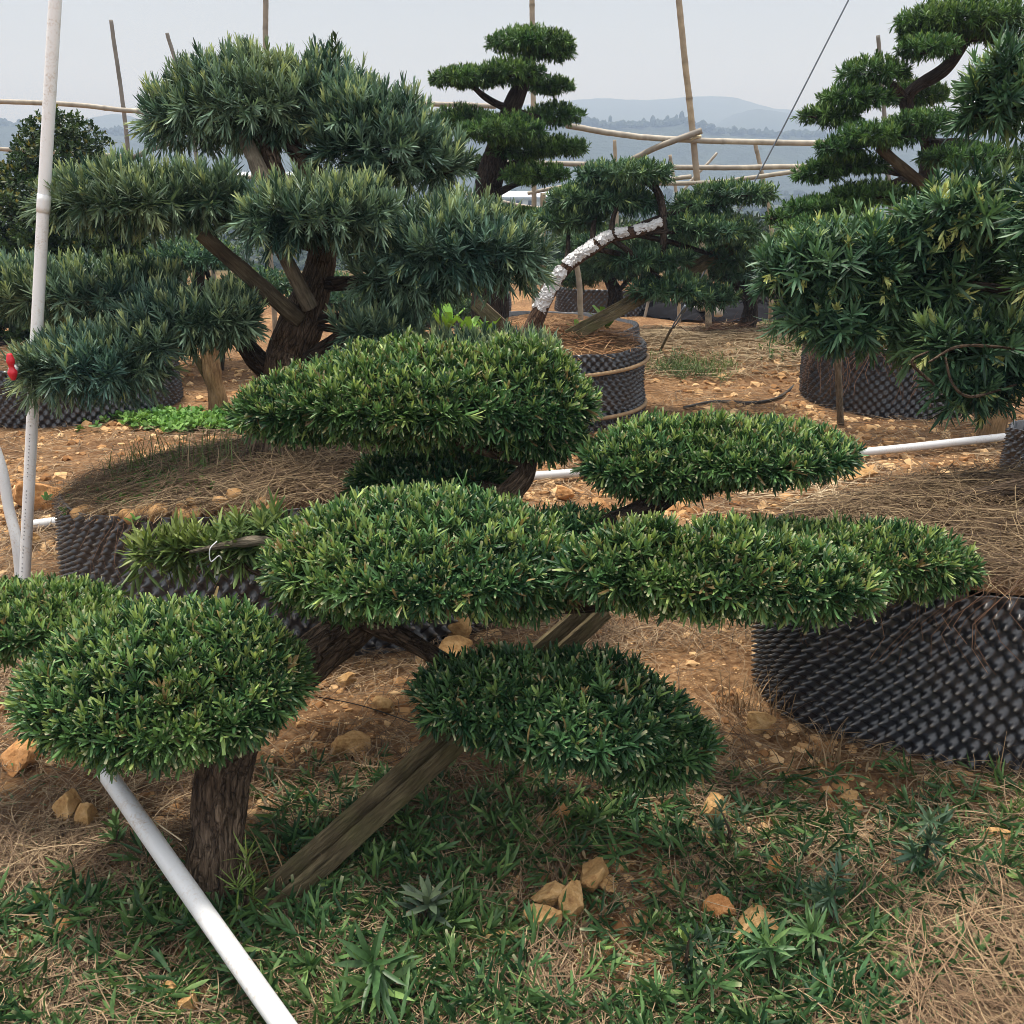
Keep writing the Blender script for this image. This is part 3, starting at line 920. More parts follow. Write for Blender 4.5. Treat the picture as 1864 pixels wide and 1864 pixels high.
# limb to the lower pad and to the right pads
make_pad(front, "clip", [(300, 1245, 255, 160), (430, 1230, 130, 130), (165, 1262, 112, 104)], 1.98, 21, TRK[4], dr=.8, low=.8, rbase=.022, under=.6)
make_pad(front, "clip", [(60, 1120, 170, 72), (10, 1140, 90, 70)], 2.32, 22, TRK[4], dr=.9, rbase=.018)
make_pad(front, "wired", [(385, 996, 140, 34), (300, 1008, 85, 25), (470, 965, 85, 30)], 2.48, 23, TRK[6], dr=.6, rbase=.016, label="wired side branch with longer loose leaves")
make_pad(front, "clip", [(765, 1008, 282, 128), (630, 1055, 135, 86), (930, 1060, 138, 74)], 2.14, 24, TRK[6], dr=.7, rbase=.03)
make_pad(front, "clip", [(1170, 1035, 150, 94), (1310, 1045, 180, 98), (1460, 1065, 145, 78)], 2.00, 25, TRK[7] , dr=.5, rbase=.026)
make_pad(front, "clip", [(1400, 985, 170, 42), (1560, 1010, 190, 62), (1660, 1030, 125, 66)], 2.40, 26, TRK[7], dr=.42, rbase=.02)
make_pad(front, "clipdark", [(1060, 955, 110, 32)], 2.52, 27, TRK[8], dr=.8, rbase=.014)
make_pad(front, "clipdark", [(900, 1265, 150, 92), (1040, 1290, 195, 116), (1180, 1350, 125, 94)], 2.00, 28, at(840, 1215, 2.10), dr=.75, rbase=.02)
make_pad(front, "clip", [(740, 722, 230, 104), (560, 742, 130, 72), (490, 755, 75, 44), (940, 735, 145, 116), (985, 790, 85, 62)], 2.72, 29, TRK[9], dr=.68, rbase=.022)
make_pad(front, "clipdark", [(790, 855, 150, 48), (700, 880, 70, 32)], 2.86, 30, TRK[8], dr=.8, rbase=.016)
make_pad(front, "clip", [(1200, 840, 145, 82), (1370, 820, 185, 64), (1300, 830, 120, 76)], 2.60, 31, at(1150, 940, 2.5), dr=.72, rbase=.024)
# connecting limbs seen below the pads
P, r = poly([(640, 1120, 2.28, .03), (740, 1165, 2.2, .022), (830, 1215, 2.14, .02), (960, 1270, 2.1, .016)])
V, Q, T = tube(P, r, 12, 30, .006, 30, 6); mk("branch", V, Q, T, M_bark, front)
P, r = poly([(860, 1000, 2.5, .036), (1010, 985, 2.5, .034), (1150, 940, 2.5, .032), (1250, 880, 2.56, .026), (1330, 850, 2.6, .018)])
V, Q, T = tube(P, r, 12, 30, .006, 30, 7); mk("branch", V, Q, T, M_bark2, front)
P, r = poly([(780, 1060, 2.42, .034), (980, 1095, 2.2, .03), (1180, 1085, 2.1, .026), (1400, 1080, 2.1, .018)])
V, Q, T = tube(P, r, 12, 30, .006, 30, 8); mk("branch", V, Q, T, M_bark2, front)
P, r = poly([(345, 1005, 2.42, .004), (420, 990, 2.42, .010), (470, 985, 2.42, .014), (520, 995, 2.44, .014)])
V, Q, T = tube(P, r, 10, 20, .004, 60, 9); mk("branch", V, Q, T, M_woodg, front)

V, Q, T = tube([at(395, 985, 2.34), at(382, 1000, 2.33), at(384, 1022, 2.33), at(398, 1012, 2.33), at(404, 1018, 2.34)], .0016, 6, 24)
tag(mk("tie_wire", V, Q, T, M_pvc3, origin=at(395, 985, 2.34)), "bright bent wire tie looped on the wired side branch of the front tree", "wire")
V, Q, T = tube([at(575, 1268, 2.12), at(660, 1285, 2.1), at(770, 1322, 2.02)], .0014, 5, 16)
tag(mk("tie_wire", V, Q, T, M_hose, origin=at(575, 1268, 2.12)), "thin dark wire stretched between the lowest clipped pad and the low dark pad", "wire")
# V-section wooden prop under the front tree
def v_beam(p0, p1, sc, label, mat=M_wood, name="wooden_prop"):
    p0, p1 = np.array(p0), np.array(p1)
    d = (p1 - p0) / np.linalg.norm(p1 - p0)
    s = nrm(np.cross(d, [0, 0, 1.0])[None])[0]; u = np.cross(s, d)
    prof = np.array([[.034, -.036], [.031, .028], [.016, .028], [.013, -.018], [-.014, -.018], [-.018, .060], [-.034, .060], [-.034, -.036]]) * sc
    n = 60; k = len(prof); V = []; tc = []
    ln_ = np.linalg.norm(p1 - p0)
    for t in np.linspace(0, 1, n):
        V.append(p0 + (p1 - p0) * t + prof[:, :1] * s + (prof[:, 1:] - .03 * sc) * u)
        tc.append(np.concatenate([prof, np.full((k, 1), t * ln_)], 1))
    V = np.concatenate(V); V = V + (fbm(V * 16, 3, 3) * .004 * sc)[:, None] * s
    a = np.arange(n - 1)[:, None] * k; b = np.arange(k)[None]; b2 = (b + 1) % k
    Q = np.stack([a + b, a + b2, a + k + b2, a + k + b], -1).reshape(-1, 4)
    e = (n - 1) * k
    Q = np.concatenate([Q, [[0, 3, 2, 1], [0, 7, 4, 3], [4, 7, 6, 5], [e, e + 1, e + 2, e + 3], [e, e + 3, e + 4, e + 7], [e + 4, e + 5, e + 6, e + 7]]])
    T = None
    return tag(mk(name, V, Q, T, mat, smooth=False, origin=p0, tc=np.concatenate(tc)), label, "prop")
g = ground_at(398, 1700)
v_beam(g + [0, 0, -.02], at(1092, 1095, 2.42), .74, "mossy V-shaped wooden prop slanting up from the front trunk's foot under the clipped pads")

# PVC props and pipes
def pipe(name, pts, rad, label, cat="pipe", mat=M_pvc, n=60, open_end=False, parent=None):
    V, Q, T = tube(pts, rad, 20, n)
    o = mk(name, V, Q, T, mat, origin=pts[0] if parent is None else None, parent=parent)
    if parent is None: tag(o, label, cat)
    return o
g = at(192, 1405, 2.06); e = at(560, 1925, 1.36)
e = e + (e - g) * ((e[2] + .02) / (g[2] - e[2]))
pipe("plastic_pipe_prop", [e, g + (e - g) * .5 + [0, 0, -.006], g], .0215, "white plastic pipe slanting in the foreground, propping the lowest front pad", "pipe")
V, Q, T = tube([at(196, 1402, 2.02), at(250, 1470, 1.96), at(330, 1530, 1.83)], .0016, 5, 12)
tag(mk("twine", V, Q, T, M_twine, origin=at(330, 1530, 1.83)), "pale twine running from the foreground pipe's tip to the front trunk", "twine")
def ring(c, rad, thick, tilt, name, mat, label, cat, n=40):
    th = np.linspace(0, 2 * math.pi, n)
    P = np.stack([c[0] + rad * np.cos(th), c[1] + rad * np.sin(th), c[2] + tilt * np.cos(th) + .004 * np.sin(3 * th)], 1)
    V, Q, T = tube(P, thick, 6, spline=False)
    return tag(mk(name, V, Q, T, mat, origin=c), label, cat)
ring(at(394, 1585, 1.885), .066, .0022, .01, "twine", M_twine, "pale twine tied round the front trunk near the ground", "twine")

# tall irrigation riser on the left
base = ground_at(37, 1108); topp = at(124, -400, 3.62)
riser = thing("water_riser_pipe", base, "tall white plastic standpipe rising along the left side, beside the red valve", "pipe")
V, Q, T = tube([base - [0, 0, .05], base * .5 + topp * .5, topp], .0205, 20, 40); mk("pipe", V, Q, T, M_pvc3, riser)
dirp = nrm((topp - base)[None])[0]
def on_riser(py):
    ts = np.linspace(0, 1, 400); P_ = base + (topp - base) * ts[:, None]
    v = P_ - [0, 0, EYE]; ax_ = v[:, 1] * CP - v[:, 2] * SP; yy = 932 - FPX * (v[:, 1] * SP + v[:, 2] * CP) / ax_
    return P_[np.argmin(np.abs(yy - py))]
a0 = on_riser(372)
V, Q, T = tube([a0 - dirp * .03, a0 + dirp * .03], .0225, 20, 4); mk("coupling", V, Q, T, M_pvc3, riser)
a1 = on_riser(655)
V, Q, T = tube([a1 - dirp * .03, a1 + dirp * .03], .025, 20, 4); mk("coupling", V, Q, T, M_pvc3, riser)
mbp = MB()                                                            # faint factory print, too small to read
rgp = np.random.default_rng(2)
for q in range(46):
    t = .03 + .0058 * q + rgp.uniform(-.0008, .0008)
    if rgp.random() < .2: continue
    c = base + (topp - base) * t * .9 + np.array([.0065, -.0195, 0])
    V, Q = box(c, (.0035, .0006, .0045)); mbp.add(V, Q)
pr_ = mbp.build("print", M_ink, riser, smooth=False)
# valve
vt = thing("red_valve", at(24, 668, 3.30), "small red valve handle on a white branch fitting at the far left", "valve")
c = at(21, 668, 3.30)
V, Q, T = tube([c + [0, 0, -.045], c + [0, 0, -.02], c + [0, 0, 0], c + [0, 0, .02], c + [0, 0, .045]], [.007, .016, .009, .014, .008], 12, 24); mk("handle", V, Q, T, M_red, vt)
V, Q, T = tube([c + [0, .0, -.01], at(42, 662, 3.53)], .013, 12, 4); mk("fitting", V, Q, T, M_pvc, vt)
# bent side pipe and long ground pipe
pipe("bent_pipe", [at(-30, 760, 3.6), at(2, 850, 3.55), at(16, 925, 3.52), at(30, 985, 3.49), at(38, 1060, 3.47), ground_at(40, 1115) ], .0195, "bent white pipe joining the standpipe low down at the left edge", "pipe")
gp = [ground_at(48, 957, .03), ground_at(300, 925, .03), ground_at(560, 902, .03), ground_at(980, 866, .03), ground_at(1300, 842, .03), ground_at(1560, 824, .05), ground_at(1850, 793, .06)]
pipe("ground_pipe", gp, .024, "long white water pipe lying across the bare soil behind the front tree", "pipe", n=120)

# ================================================================== BIG BLUE-GREEN TREE (left pot)
bb = at(492, 832, 3.56)
big = thing("cloud_pruned_tree", (bb[0], bb[1], ztL), "big blue-green tree with shaggy long-leaved pads, rooted in the wide left container", "tree")
P, r = poly([(488, 850, 3.56, .115), (495, 800, 3.58, .078), (508, 720, 3.68, .068), (525, 650, 3.80, .085), (548, 590, 3.80, .08), (572, 520, 3.84, .06), (590, 450, 3.88, .05), (600, 380, 3.92, .042), (560, 300, 3.96, .035), (490, 220, 4.0, .025)])
P[0][2] = ztL - .03
V, Q, T = tube(P, r, 30, 130, .022, 14, 14); mk("trunk", V, Q, T, M_bark, big)
TB = P
P, r = poly([(510, 690, 3.80, .05), (470, 655, 3.78, .045), (430, 612, 3.76, .036), (360, 580, 3.72, .026), (300, 590, 3.66, .02)])
V, Q, T = tube(P, r, 14, 40, .012, 16, 15); mk("branch", V, Q, T, M_bark2, big)
TB2 = P
P, r = poly([(530, 680, 3.80, .05), (590, 645, 3.74, .045), (660, 590, 3.7, .038), (740, 520, 3.7, .03), (830, 480, 3.7, .022)])
V, Q, T = tube(P, r, 14, 40, .014, 16, 16); mk("branch", V, Q, T, M_bark2, big)
for a, b in (((470, 840), (420, 850)), ((480, 842), (440, 875)), ((510, 845), (560, 868))):   # surface roots
    V, Q, T = tube([at(a[0], a[1] - 18, 3.56), at((a[0] + b[0]) / 2, (a[1] + b[1]) / 2 - 8, 3.5), at(b[0], b[1], 3.42)], [.04, .026, .008], 10, 14, .006, 30, 3); mk("root", V, Q, T, M_bark, big)
for q, (a, b) in enumerate((((430, 690), (620, 600)),)):
    pass
make_pad(big, "blue", [(450, 190, 165, 95), (350, 215, 100, 70), (580, 170, 105, 75)], 4.02, 41, TB[8], M_bark2, .7, .75, rbase=.025)
make_pad(big, "blue", [(690, 265, 130, 105), (790, 300, 75, 60), (650, 215, 95, 70)], 3.92, 42, TB[7], M_bark2, .7, .7, rbase=.025)
make_pad(big, "blue", [(250, 365, 165, 70), (380, 360, 100, 65), (140, 365, 75, 45)], 3.70, 43, TB[6], M_bark2, .7, .6, rbase=.03)
make_pad(big, "blue", [(575, 390, 145, 72), (500, 410, 90, 50), (660, 385, 85, 60)], 3.58, 44, TB[6], M_bark2, .7, .75, rbase=.024)
make_pad(big, "blue", [(830, 450, 165, 95), (930, 470, 85, 70), (740, 500, 110, 75)], 3.68, 45, TB[5], M_bark2, .65, .8, rbase=.03)
make_pad(big, "blue", [(350, 575, 130, 62), (420, 585, 70, 55), (280, 600, 80, 50)], 3.62, 46, TB2[2], M_bark2, .7, .7, rbase=.02)
make_pad(big, "blue", [(170, 665, 135, 75), (95, 685, 70, 50), (270, 630, 70, 50)], 3.46, 47, TB2[4], M_bark2, .7, .75, rbase=.018)
make_pad(big, "blue", [(140, 530, 165, 62), (270, 520, 80, 42), (20, 520, 90, 50)], 3.90, 48, TB2[3], M_bark2, .75, .8, rbase=.018)
make_pad(big, "blue", [(690, 600, 95, 42), (790, 640, 90, 35)], 3.62, 49, TB[4], M_bark2, .7, .8, rbase=.018)
make_pad(big, "blue", [(900, 650, 140, 45)], 3.40, 50, TB[4], M_bark2, .7, .8, rbase=.016, twigs=False)
# upright sprig at the top
rg = np.random.default_rng(77)
t = np.linspace(0, 1, 7)[:, None]
pos = at(606, 190, 3.98) * (1 - t) + at(612, 78, 3.98) * t + rg.normal(0, .008, (7, 3))
st = STY["blue"]
V, Q, col = tufts(pos, nrm(np.array([[0, 0, 1.0]]) + rg.normal(0, .08, (7, 3))), 12, .05, .009, .05, 55, 15, ((.03, .05, .02), (.07, .10, .035), (.10, .12, .04)), rg=rg)
mk("foliage", V, Q, None, M_leafb, big, col)

def post(name, p0, p1, r0, r1, label, mat=M_woodg, cat="post", seed=1):
    V, Q, T = tube([p0, np.array(p0) * .5 + np.array(p1) * .5, p1], [r0, (r0 + r1) / 2, r1], 12, 40, .008, 14, seed)
    return tag(mk(name, V, Q, T, mat, origin=p0), label, cat)
post("wooden_prop", at(548, 585, 3.74), at(365, 425, 3.68), .032, .028, "dark wooden prop slanting left from the big blue-green trunk to its middle-left pad", M_woodd, "prop", 5)
post("wooden_prop", at(565, 560, 3.72), at(505, 440, 3.66), .031, .027, "grey split prop standing against the big blue-green trunk", M_woodg, "prop", 6)
post("wooden_prop", at(488, 345, 3.72), at(440, 240, 3.96), .030, .027, "pale grey prop under the topmost shaggy pad, left of its twin", M_woodg, "prop", 7)
post("wooden_prop", at(512, 350, 3.80), at(478, 235, 4.0), .034, .030, "darker brown prop under the topmost shaggy pad, right of its twin", M_bark, "prop", 8)

# ================================================================== RIGHT TREE (right pot)
rb = np.array([1.78, 3.02, ztR])
rt = thing("yellow_tipped_tree", rb, "leafy tree with pale yellow shoot tips rooted in the big studded container", "tree")
P = np.array([rb + [0, 0, -.04], rb + [.03, .02, .10], rb + [.16, .12, .35], rb + [.38, .3, .6], rb + [.5, .42, .9], rb + [.45, .5, 1.3], rb + [.40, .5, 1.55]])
V, Q, T = tube(P, [.15, .09, .075, .07, .06, .045, .03], 20, 80, .03, 12, 31); mk("trunk", V, Q, T, M_bark, rt)
for a in range(7):
    an = a * .9 + .2
    e = rb + np.array([math.cos(an) * .34, math.sin(an) * .34, .01])
    V, Q, T = tube([rb + [0, 0, .1], rb * .55 + e * .45 + [0, 0, .04], e], [.05, .035, .01], 9, 14, .008, 20, a); mk("root", V, Q, T, M_bark, rt)
TR = P
make_pad(rt, "bright", [(1545, 470, 140, 80), (1455, 490, 95, 62), (1540, 570, 130, 75), (1660, 500, 150, 110), (1640, 590, 110, 60)], 3.66, 51, TR[3], M_bark2, .75, .85, rbase=.022, under=.9)
make_pad(rt, "bright", [(1790, 385, 140, 82), (1710, 400, 85, 60), (1890, 400, 90, 95)], 3.55, 52, TR[4], M_bark2, .75, .8, rbase=.024)
make_pad(rt, "bright", [(1760, 510, 140, 110), (1860, 520, 110, 110), (1720, 580, 120, 70)], 3.82, 53, TR[3], M_bark2, .75, .8, rbase=.02, under=.9)
make_pad(rt, "bright", [(1760, 625, 125, 65), (1850, 650, 90, 90), (1770, 700, 90, 62)], 3.42, 54, TR[3], M_bark2, .75, .9, rbase=.018, under=.7)
make_pad(rt, "bright", [(1830, 165, 90, 88), (1900, 150, 90, 100), (1780, 200, 50, 50)], 3.60, 55, TR[5], M_bark2, .8, .85, rbase=.02)
make_pad(rt, "bright", [(1985, 470, 150, 100), (1960, 380, 120, 80)], 3.05, 56, TR[4], M_bark2, .8, .85, rbase=.022)
mb = MB()                                                             # bare looping twigs on the lowest pad
for pts in ([(1690, 660, 3.22), (1740, 632, 3.2), (1800, 630, 3.2), (1880, 640, 3.25)], [(1720, 650, 3.22), (1735, 700, 3.2), (1770, 722, 3.22), (1850, 700, 3.3)], [(1690, 640, 3.25), (1660, 660, 3.25), (1700, 700, 3.3)]):
    V, Q, T = tube([at(*p) for p in pts], [.0035, .005, .005, .003][:len(pts)], 7, 30, .002, 50, 2); mb.add(V, Q, T)
mb.build("twig", M_bark, rt)

# ================================================================== RIGHT LAYERED TREE (behind)
g = ground_at(1725, 740)
l4 = thing("layered_pine_tree", (g[0], 6.6, 0), "tall layered tree with stacked flat green pads at the upper right, behind the yellow-tipped one", "tree")
P, r = poly([(1735, 720, 6.8, .10), (1725, 560, 6.8, .085), (1705, 400, 6.8, .075), (1690, 330, 6.8, .065), (1690, 260, 6.8, .05), (1650, 180, 6.8, .04), (1720, 125, 6.8, .036), (1760, 70, 6.8, .03)])
P[0][2] = -.03
V, Q, T = tube(P, r, 18, 80, .03, 8, 41); mk("trunk", V, Q, T, M_bark2, l4)
TL = P
S4 = [([(1755, 40, 120, 46), (1840, 55, 75, 42), (1700, 60, 60, 38)], 6.7, 7), ([(1690, 88, 58, 25)], 6.4, 7), ([(1592, 132, 66, 29), (1558, 178, 68, 30), (1510, 210, 56, 24)], 6.5, 5),
      ([(1668, 174, 58, 28)], 7.0, 5), ([(1682, 225, 70, 25), (1602, 246, 76, 24), (1532, 268, 48, 20)], 6.2, 4), ([(1545, 300, 72, 20), (1485, 316, 42, 18)], 6.4, 3), ([(1755, 285, 80, 26)], 6.1, 4),
      ([(1590, 354, 80, 23), (1505, 377, 78, 21), (1432, 396, 40, 16)], 6.3, 3), ([(1480, 416, 62, 20)], 6.0, 2), ([(1850, 290, 30, 26)], 6.5, 4)]
for q, (sp, Y, tr) in enumerate(S4):
    make_pad(l4, "far", sp, Y, 60 + q, TL[tr], M_bark2, .8, .55, rbase=.03, sag=.03)
P, r = poly([(1695, 348, 6.3, .034), (1650, 312, 6.25, .032), (1600, 268, 6.25, .030)])
V, Q, T = tube(P, r, 10, 16, .01, 12, 2); tag(mk("wooden_prop", V, Q, T, M_woodd, origin=P[0]), "square dark prop slanting under the middle pad of the tall layered tree", "prop")

# ================================================================== CENTRE LAYERED TREE
g = at(892, 560, 8.2)
l3 = thing("layered_pine_tree", (g[0], 8.2, 0), "slim dark layered tree with stacked pads rising against the sky at the centre", "tree")
P, r = poly([(892, 600, 8.2, .16), (890, 460, 8.2, .14), (888, 360, 8.2, .115), (896, 310, 8.2, .10), (912, 250, 8.2, .08), (930, 200, 8.2, .07), (955, 140, 8.2, .055), (966, 90, 8.2, .035)])
P[0][2] = 0
V, Q, T = tube(P, r, 18, 80, .035, 8, 51); mk("trunk", V, Q, T, M_bark2, l3)
TC = P
S3 = [([(965, 78, 79, 29), (1005, 95, 42, 20)], 8.2, 7), ([(850, 142, 68, 21), (930, 132, 68, 25)], 8.0, 5), ([(1002, 157, 44, 17)], 8.4, 6), ([(840, 218, 62, 26)], 8.2, 4), ([(1008, 210, 55, 24)], 8.5, 5),
      ([(915, 238, 79, 34)], 7.8, 4), ([(1010, 268, 62, 20), (950, 275, 61, 20)], 8.2, 3), ([(975, 318, 62, 24)], 7.9, 2), ([(862, 300, 35, 22)], 8.4, 3), ([(900, 392, 99, 17)], 8.0, 2)]
for q, (sp, Y, tr) in enumerate(S3):
    make_pad(l3, "far", sp, Y, 80 + q, TC[tr], M_bark2, .85, .6, rbase=.03)

# ================================================================== LEANING TREE WITH WRAPPED TRUNK
g = at(955, 620, 6.55)
ln = thing("leaning_tree", (g[0], g[1], ztM), "leaning tree with film-wrapped trunk and thin flat pads, in the tan-banded container", "tree")
P, r = poly([(952, 650, 6.5, .075), (968, 598, 6.5, .056), (996, 540, 6.5, .046), (1030, 488, 6.52, .042), (1078, 452, 6.56, .038), (1110, 432, 6.6, .036), (1150, 424, 6.63, .033), (1205, 408, 6.7, .026)])
V, Q, T = tube(P, r, 16, 70, .02, 10, 61); mk("trunk", V, Q, T, M_barkr, ln)
TN = P
# crinkled pale film on the upper side of the trunk, in torn pieces
rgf = np.random.default_rng(8)
Pf = resample(np.concatenate([P, r[:, None]], 1), 200)
mb = MB()
for a, b in ((45, 84), (88, 118), (122, 146), (150, 166), (172, 198)):
    seg = Pf[a:b:1]; n = len(seg); tt = nrm(np.gradient(seg[:, :3], axis=0))
    sd = nrm(np.cross(tt, np.array([[0, -.75, .65]]))); up = np.cross(sd, tt)
    ang = np.linspace(-1.35, 1.2, 16)
    ed = 1 - .35 * rgf.random((n, 1)) * np.ones((1, 16))
    V = seg[:, None, :3] + (seg[:, None, 3:] * 1.12 + .006) * (np.sin(ang * ed)[..., None] * sd[:, None] + np.cos(ang * ed)[..., None] * up[:, None])
    V = V.reshape(-1, 3); V = V + (rgf.normal(0, .003, (len(V), 3)) + (fbm(V * 18, 3, 4) * .020)[:, None])
    i = np.arange(n - 1)[:, None] * 16 + np.arange(15)[None]
    mb.add(V, np.stack([i, i + 1, i + 17, i + 16], -1).reshape(-1, 4))
mb.build("trunk_wrap", M_foil, ln, smooth=False)
P, r = poly([(1205, 470, 6.7, .02), (1208, 430, 6.7, .022), (1206, 385, 6.75, .024), (1195, 345, 6.8, .024), (1165, 325, 6.8, .018)])
V, Q, T = tube(P, r, 10, 30, .006, 20, 3); mk("branch", V, Q, T, M_bark2, ln)
SN = [([(1140, 315, 85, 24), (1090, 318, 50, 18)], 6.8, 5), ([(1090, 360, 95, 26), (1150, 370, 60, 20)], 6.9, 4), ([(1035, 400, 75, 26)], 6.9, 3), ([(1335, 352, 80, 20), (1270, 370, 60, 18)], 6.9, 5), ([(1300, 418, 85, 26), (1245, 405, 50, 20)], 6.8, 6),
      ([(1175, 470, 85, 24)], 6.8, 4), ([(1225, 525, 80, 28), (1290, 540, 60, 24)], 6.7, 5), ([(1330, 470, 70, 28)], 7.0, 6)]
for q, (sp, Y, tr) in enumerate(SN):
    make_pad(ln, "farb", sp, Y, 100 + q, TN[tr], M_bark2, .8, .55, rbase=.02)
v_beam(at(985, 636, 6.45), at(1330, 447, 6.95), .85, "long grey-brown wooden prop slanting from the tan-banded container to a right-hand pad", M_wood)
v_beam(at(945, 612, 6.5), at(870, 545, 6.6), 1.0, "short weathered prop leaning left at the foot of the film-wrapped trunk", M_woodd)

# ================================================================== BACKGROUND TREES
def back_tree(px, Y, pads, label, seed, style="farb", trunk_r=.09, tag_name="clipped_nursery_tree"):
    bz = at(px, 500, Y)
    t_ = thing(tag_name, (bz[0], Y, float(gz(bz[:1], np.array([Y]))[0])), label, "tree")
    z1 = max(at(p[0], p[1], Y)[2] for sp in pads for p in sp)
    P = np.array([[bz[0], Y, 0.0], [bz[0] + .06, Y, z1 * .4], [bz[0] - .05, Y, z1 * .7], [bz[0], Y, z1]])
    V, Q, T = tube(P, [trunk_r, trunk_r * .8, trunk_r * .6, trunk_r * .3], 14, 40, .025, 8, seed); mk("trunk", V, Q, T, M_bark2, t_)
    for q, sp in enumerate(pads):
        make_pad(t_, style, sp, Y + (q % 3 - 1) * .3, seed * 10 + q, P[1 + q % 3], M_bark2, .85, .65, rbase=.025)
    return t_
back_tree(370, 8.2, [[(350, 465, 85, 32), (300, 480, 50, 26)], [(470, 520, 75, 32)], [(400, 545, 90, 30)]], "small bluish clipped tree glimpsed under the middle-left pad, beyond the dark wooden prop", 31)
back_tree(640, 8.6, [[(620, 540, 80, 40)], [(720, 570, 90, 34)], [(800, 555, 70, 30)]], "low dark clipped tree just behind the big blue-green trunk's right side", 32)
back_tree(1110, 10.2, [[(1090, 440, 70, 28)], [(1120, 485, 80, 30)], [(1040, 500, 60, 28)], [(1190, 430, 70, 24)]], "dark clipped tree directly behind the film-wrapped trunk", 33)
back_tree(1360, 9.6, [[(1380, 455, 70, 30)], [(1330, 492, 80, 30)], [(1430, 495, 80, 34)], [(1290, 465, 60, 24)]], "dark clipped tree beyond the old jointed pipe", 34)

# round dark bush at the left
g = at(100, 600, 7.9)
bush = thing("round_bush", (g[0], 7.9, 0), "tall rounded dark bush with tiny leaves behind the white standpipe", "bush")
make_pad(bush, "bush", [(118, 312, 92, 105), (108, 420, 150, 130), (110, 560, 180, 120), (225, 540, 110, 95)], 7.9, 120, None, dr=.9, low=.95, under=.9, bumpy=.2)
P = np.array([[g[0], 7.9, 0], [g[0], 7.9, .8], [g[0] + .05, 7.9, 1.6]])
V, Q, T = tube(P, [.09, .06, .03], 10, 20, .01, 9, 2); mk("trunk", V, Q, T, M_bark2, bush)

# ================================================================== BAMBOO FRAME
def bamboo(pts, r0, r1, label, seed, tone=(.46, .40, .30), group="bamboo poles of the shade frame", cat="bamboo pole", name="bamboo_pole"):
    r0, r1 = r0 * .70, r1 * .70; tone = np.array(tone) * .80
    P = np.array([at(*p) for p in pts])
    if seed in (1, 2, 3, 4, 5, 6, 7, 8, 9, 10, 22, 23):              # stands in the ground
        d_ = P[0] - P[1]; k_ = P[0] + d_ * (P[0][2] / max(-d_[2], 1e-3))
        P = np.concatenate([[np.array([P[0][0] * .7 + k_[0] * .3, P[0][1], -.05])], P])
    rgb = np.random.default_rng(seed)
    L = np.linalg.norm(np.diff(P, axis=0), axis=1).sum()
    k = max(10, int(L / .03))
    C_ = resample(P, k) + np.cumsum(rgb.normal(0, .0006, (k, 3)), 0)
    s = np.linspace(0, L, k); nd = .34
    ph = (s + rgb.uniform(0, nd)) % nd
    dn = np.minimum(ph, nd - ph)
    rad = np.linspace(r0, r1, k) * (1 + .14 * np.exp(-(dn / .012) ** 2))
    V, Q, T = tube(C_, rad, 10, spline=False)
    node = np.exp(-(dn / .014) ** 2)
    cc = np.array(tone) * (1 - .55 * node[:, None]) * rgb.uniform(.9, 1.08, (k, 1))
    col = np.concatenate([np.repeat(cc, 10, 0), [[.06, .05, .04]] * 2])
    o = mk(name, V, Q, T, M_bamboo, col=col, origin=P[0])
    return tag(o, label, cat, group)
G = (.24, .225, .20); TN_ = (.50, .40, .27)
bamboo([(234, 400, 9.6), (232, 270, 9.6), (218, 150, 9.6), (201, 32, 9.6)], .030, .024, "grey bamboo upright with a cut top, left of the big tree's top pad", 1, G)
bamboo([(352, 240, 9.8), (330, 150, 9.8), (305, 60, 9.8)], .030, .024, "slanting bamboo upright with an obliquely cut tip, poking out beside the big tree's top pad", 2, G)
bamboo([(486, 340, 9.7), (484, 100, 9.7), (483, -60, 9.7)], .036, .034, "straight bamboo upright rising out of the frame behind the big tree's top pad", 3, (.36, .31, .24))
bamboo([(972, 400, 9.9), (968, 60, 9.9), (963, -60, 9.9)], .036, .034, "bamboo upright standing behind the slim layered tree's top", 4, (.42, .35, .25))
bamboo([(1290, 560, 9.2), (1275, 400, 9.2), (1262, 240, 9.2), (1247, 110, 9.2), (1231, -60, 9.2)], .044, .036, "tallest bamboo upright, tan below and grey above, where the crossing rails are lashed", 5, (.52, .41, .27))
bamboo([(1625, 480, 8.4), (1612, 230, 8.4), (1598, 66, 8.4)], .028, .022, "grey bamboo upright with a pointed tip behind the tall layered tree", 6, G)
bamboo([(1124, 380, 11), (1121, 254, 11)], .030, .026, "short bamboo stub standing above the thin top pad of the leaning tree", 7, TN_)
bamboo([(1405, 430, 10.5), (1390, 335, 10.5), (1374, 258, 10.5)], .034, .028, "short leaning bamboo upright where the guy wire passes", 8, TN_)
bamboo([(1236, 400, 11), (1220, 282, 11)], .028, .024, "thin short bamboo stub just left of the tallest upright", 9, TN_)
bamboo([(1225, 380, 11.4), (1306, 276, 11.4)], .024, .020, "thin pale bamboo stick slanting up behind the tallest upright", 10, (.55, .50, .42))
bamboo([(-60, 182, 9.4), (120, 190, 9.4), (300, 206, 9.4), (600, 200, 9.4), (750, 190, 9.4), (900, 194, 9.4)], .030, .030, "highest bamboo rail, running from the left edge to the slim layered tree", 11, (.50, .45, .36))
bamboo([(1030, 228, 9.15), (1120, 243, 9.15), (1200, 251, 9.15), (1350, 257, 9.15), (1560, 262, 9.15)], .036, .034, "pale sagging bamboo rail lashed across the tallest upright", 12, (.56, .51, .42))
bamboo([(-60, 268, 9.8), (60, 275, 9.8), (240, 286, 9.8)], .028, .026, "bamboo rail crossing behind the round dark bush", 13, (.42, .37, .29))
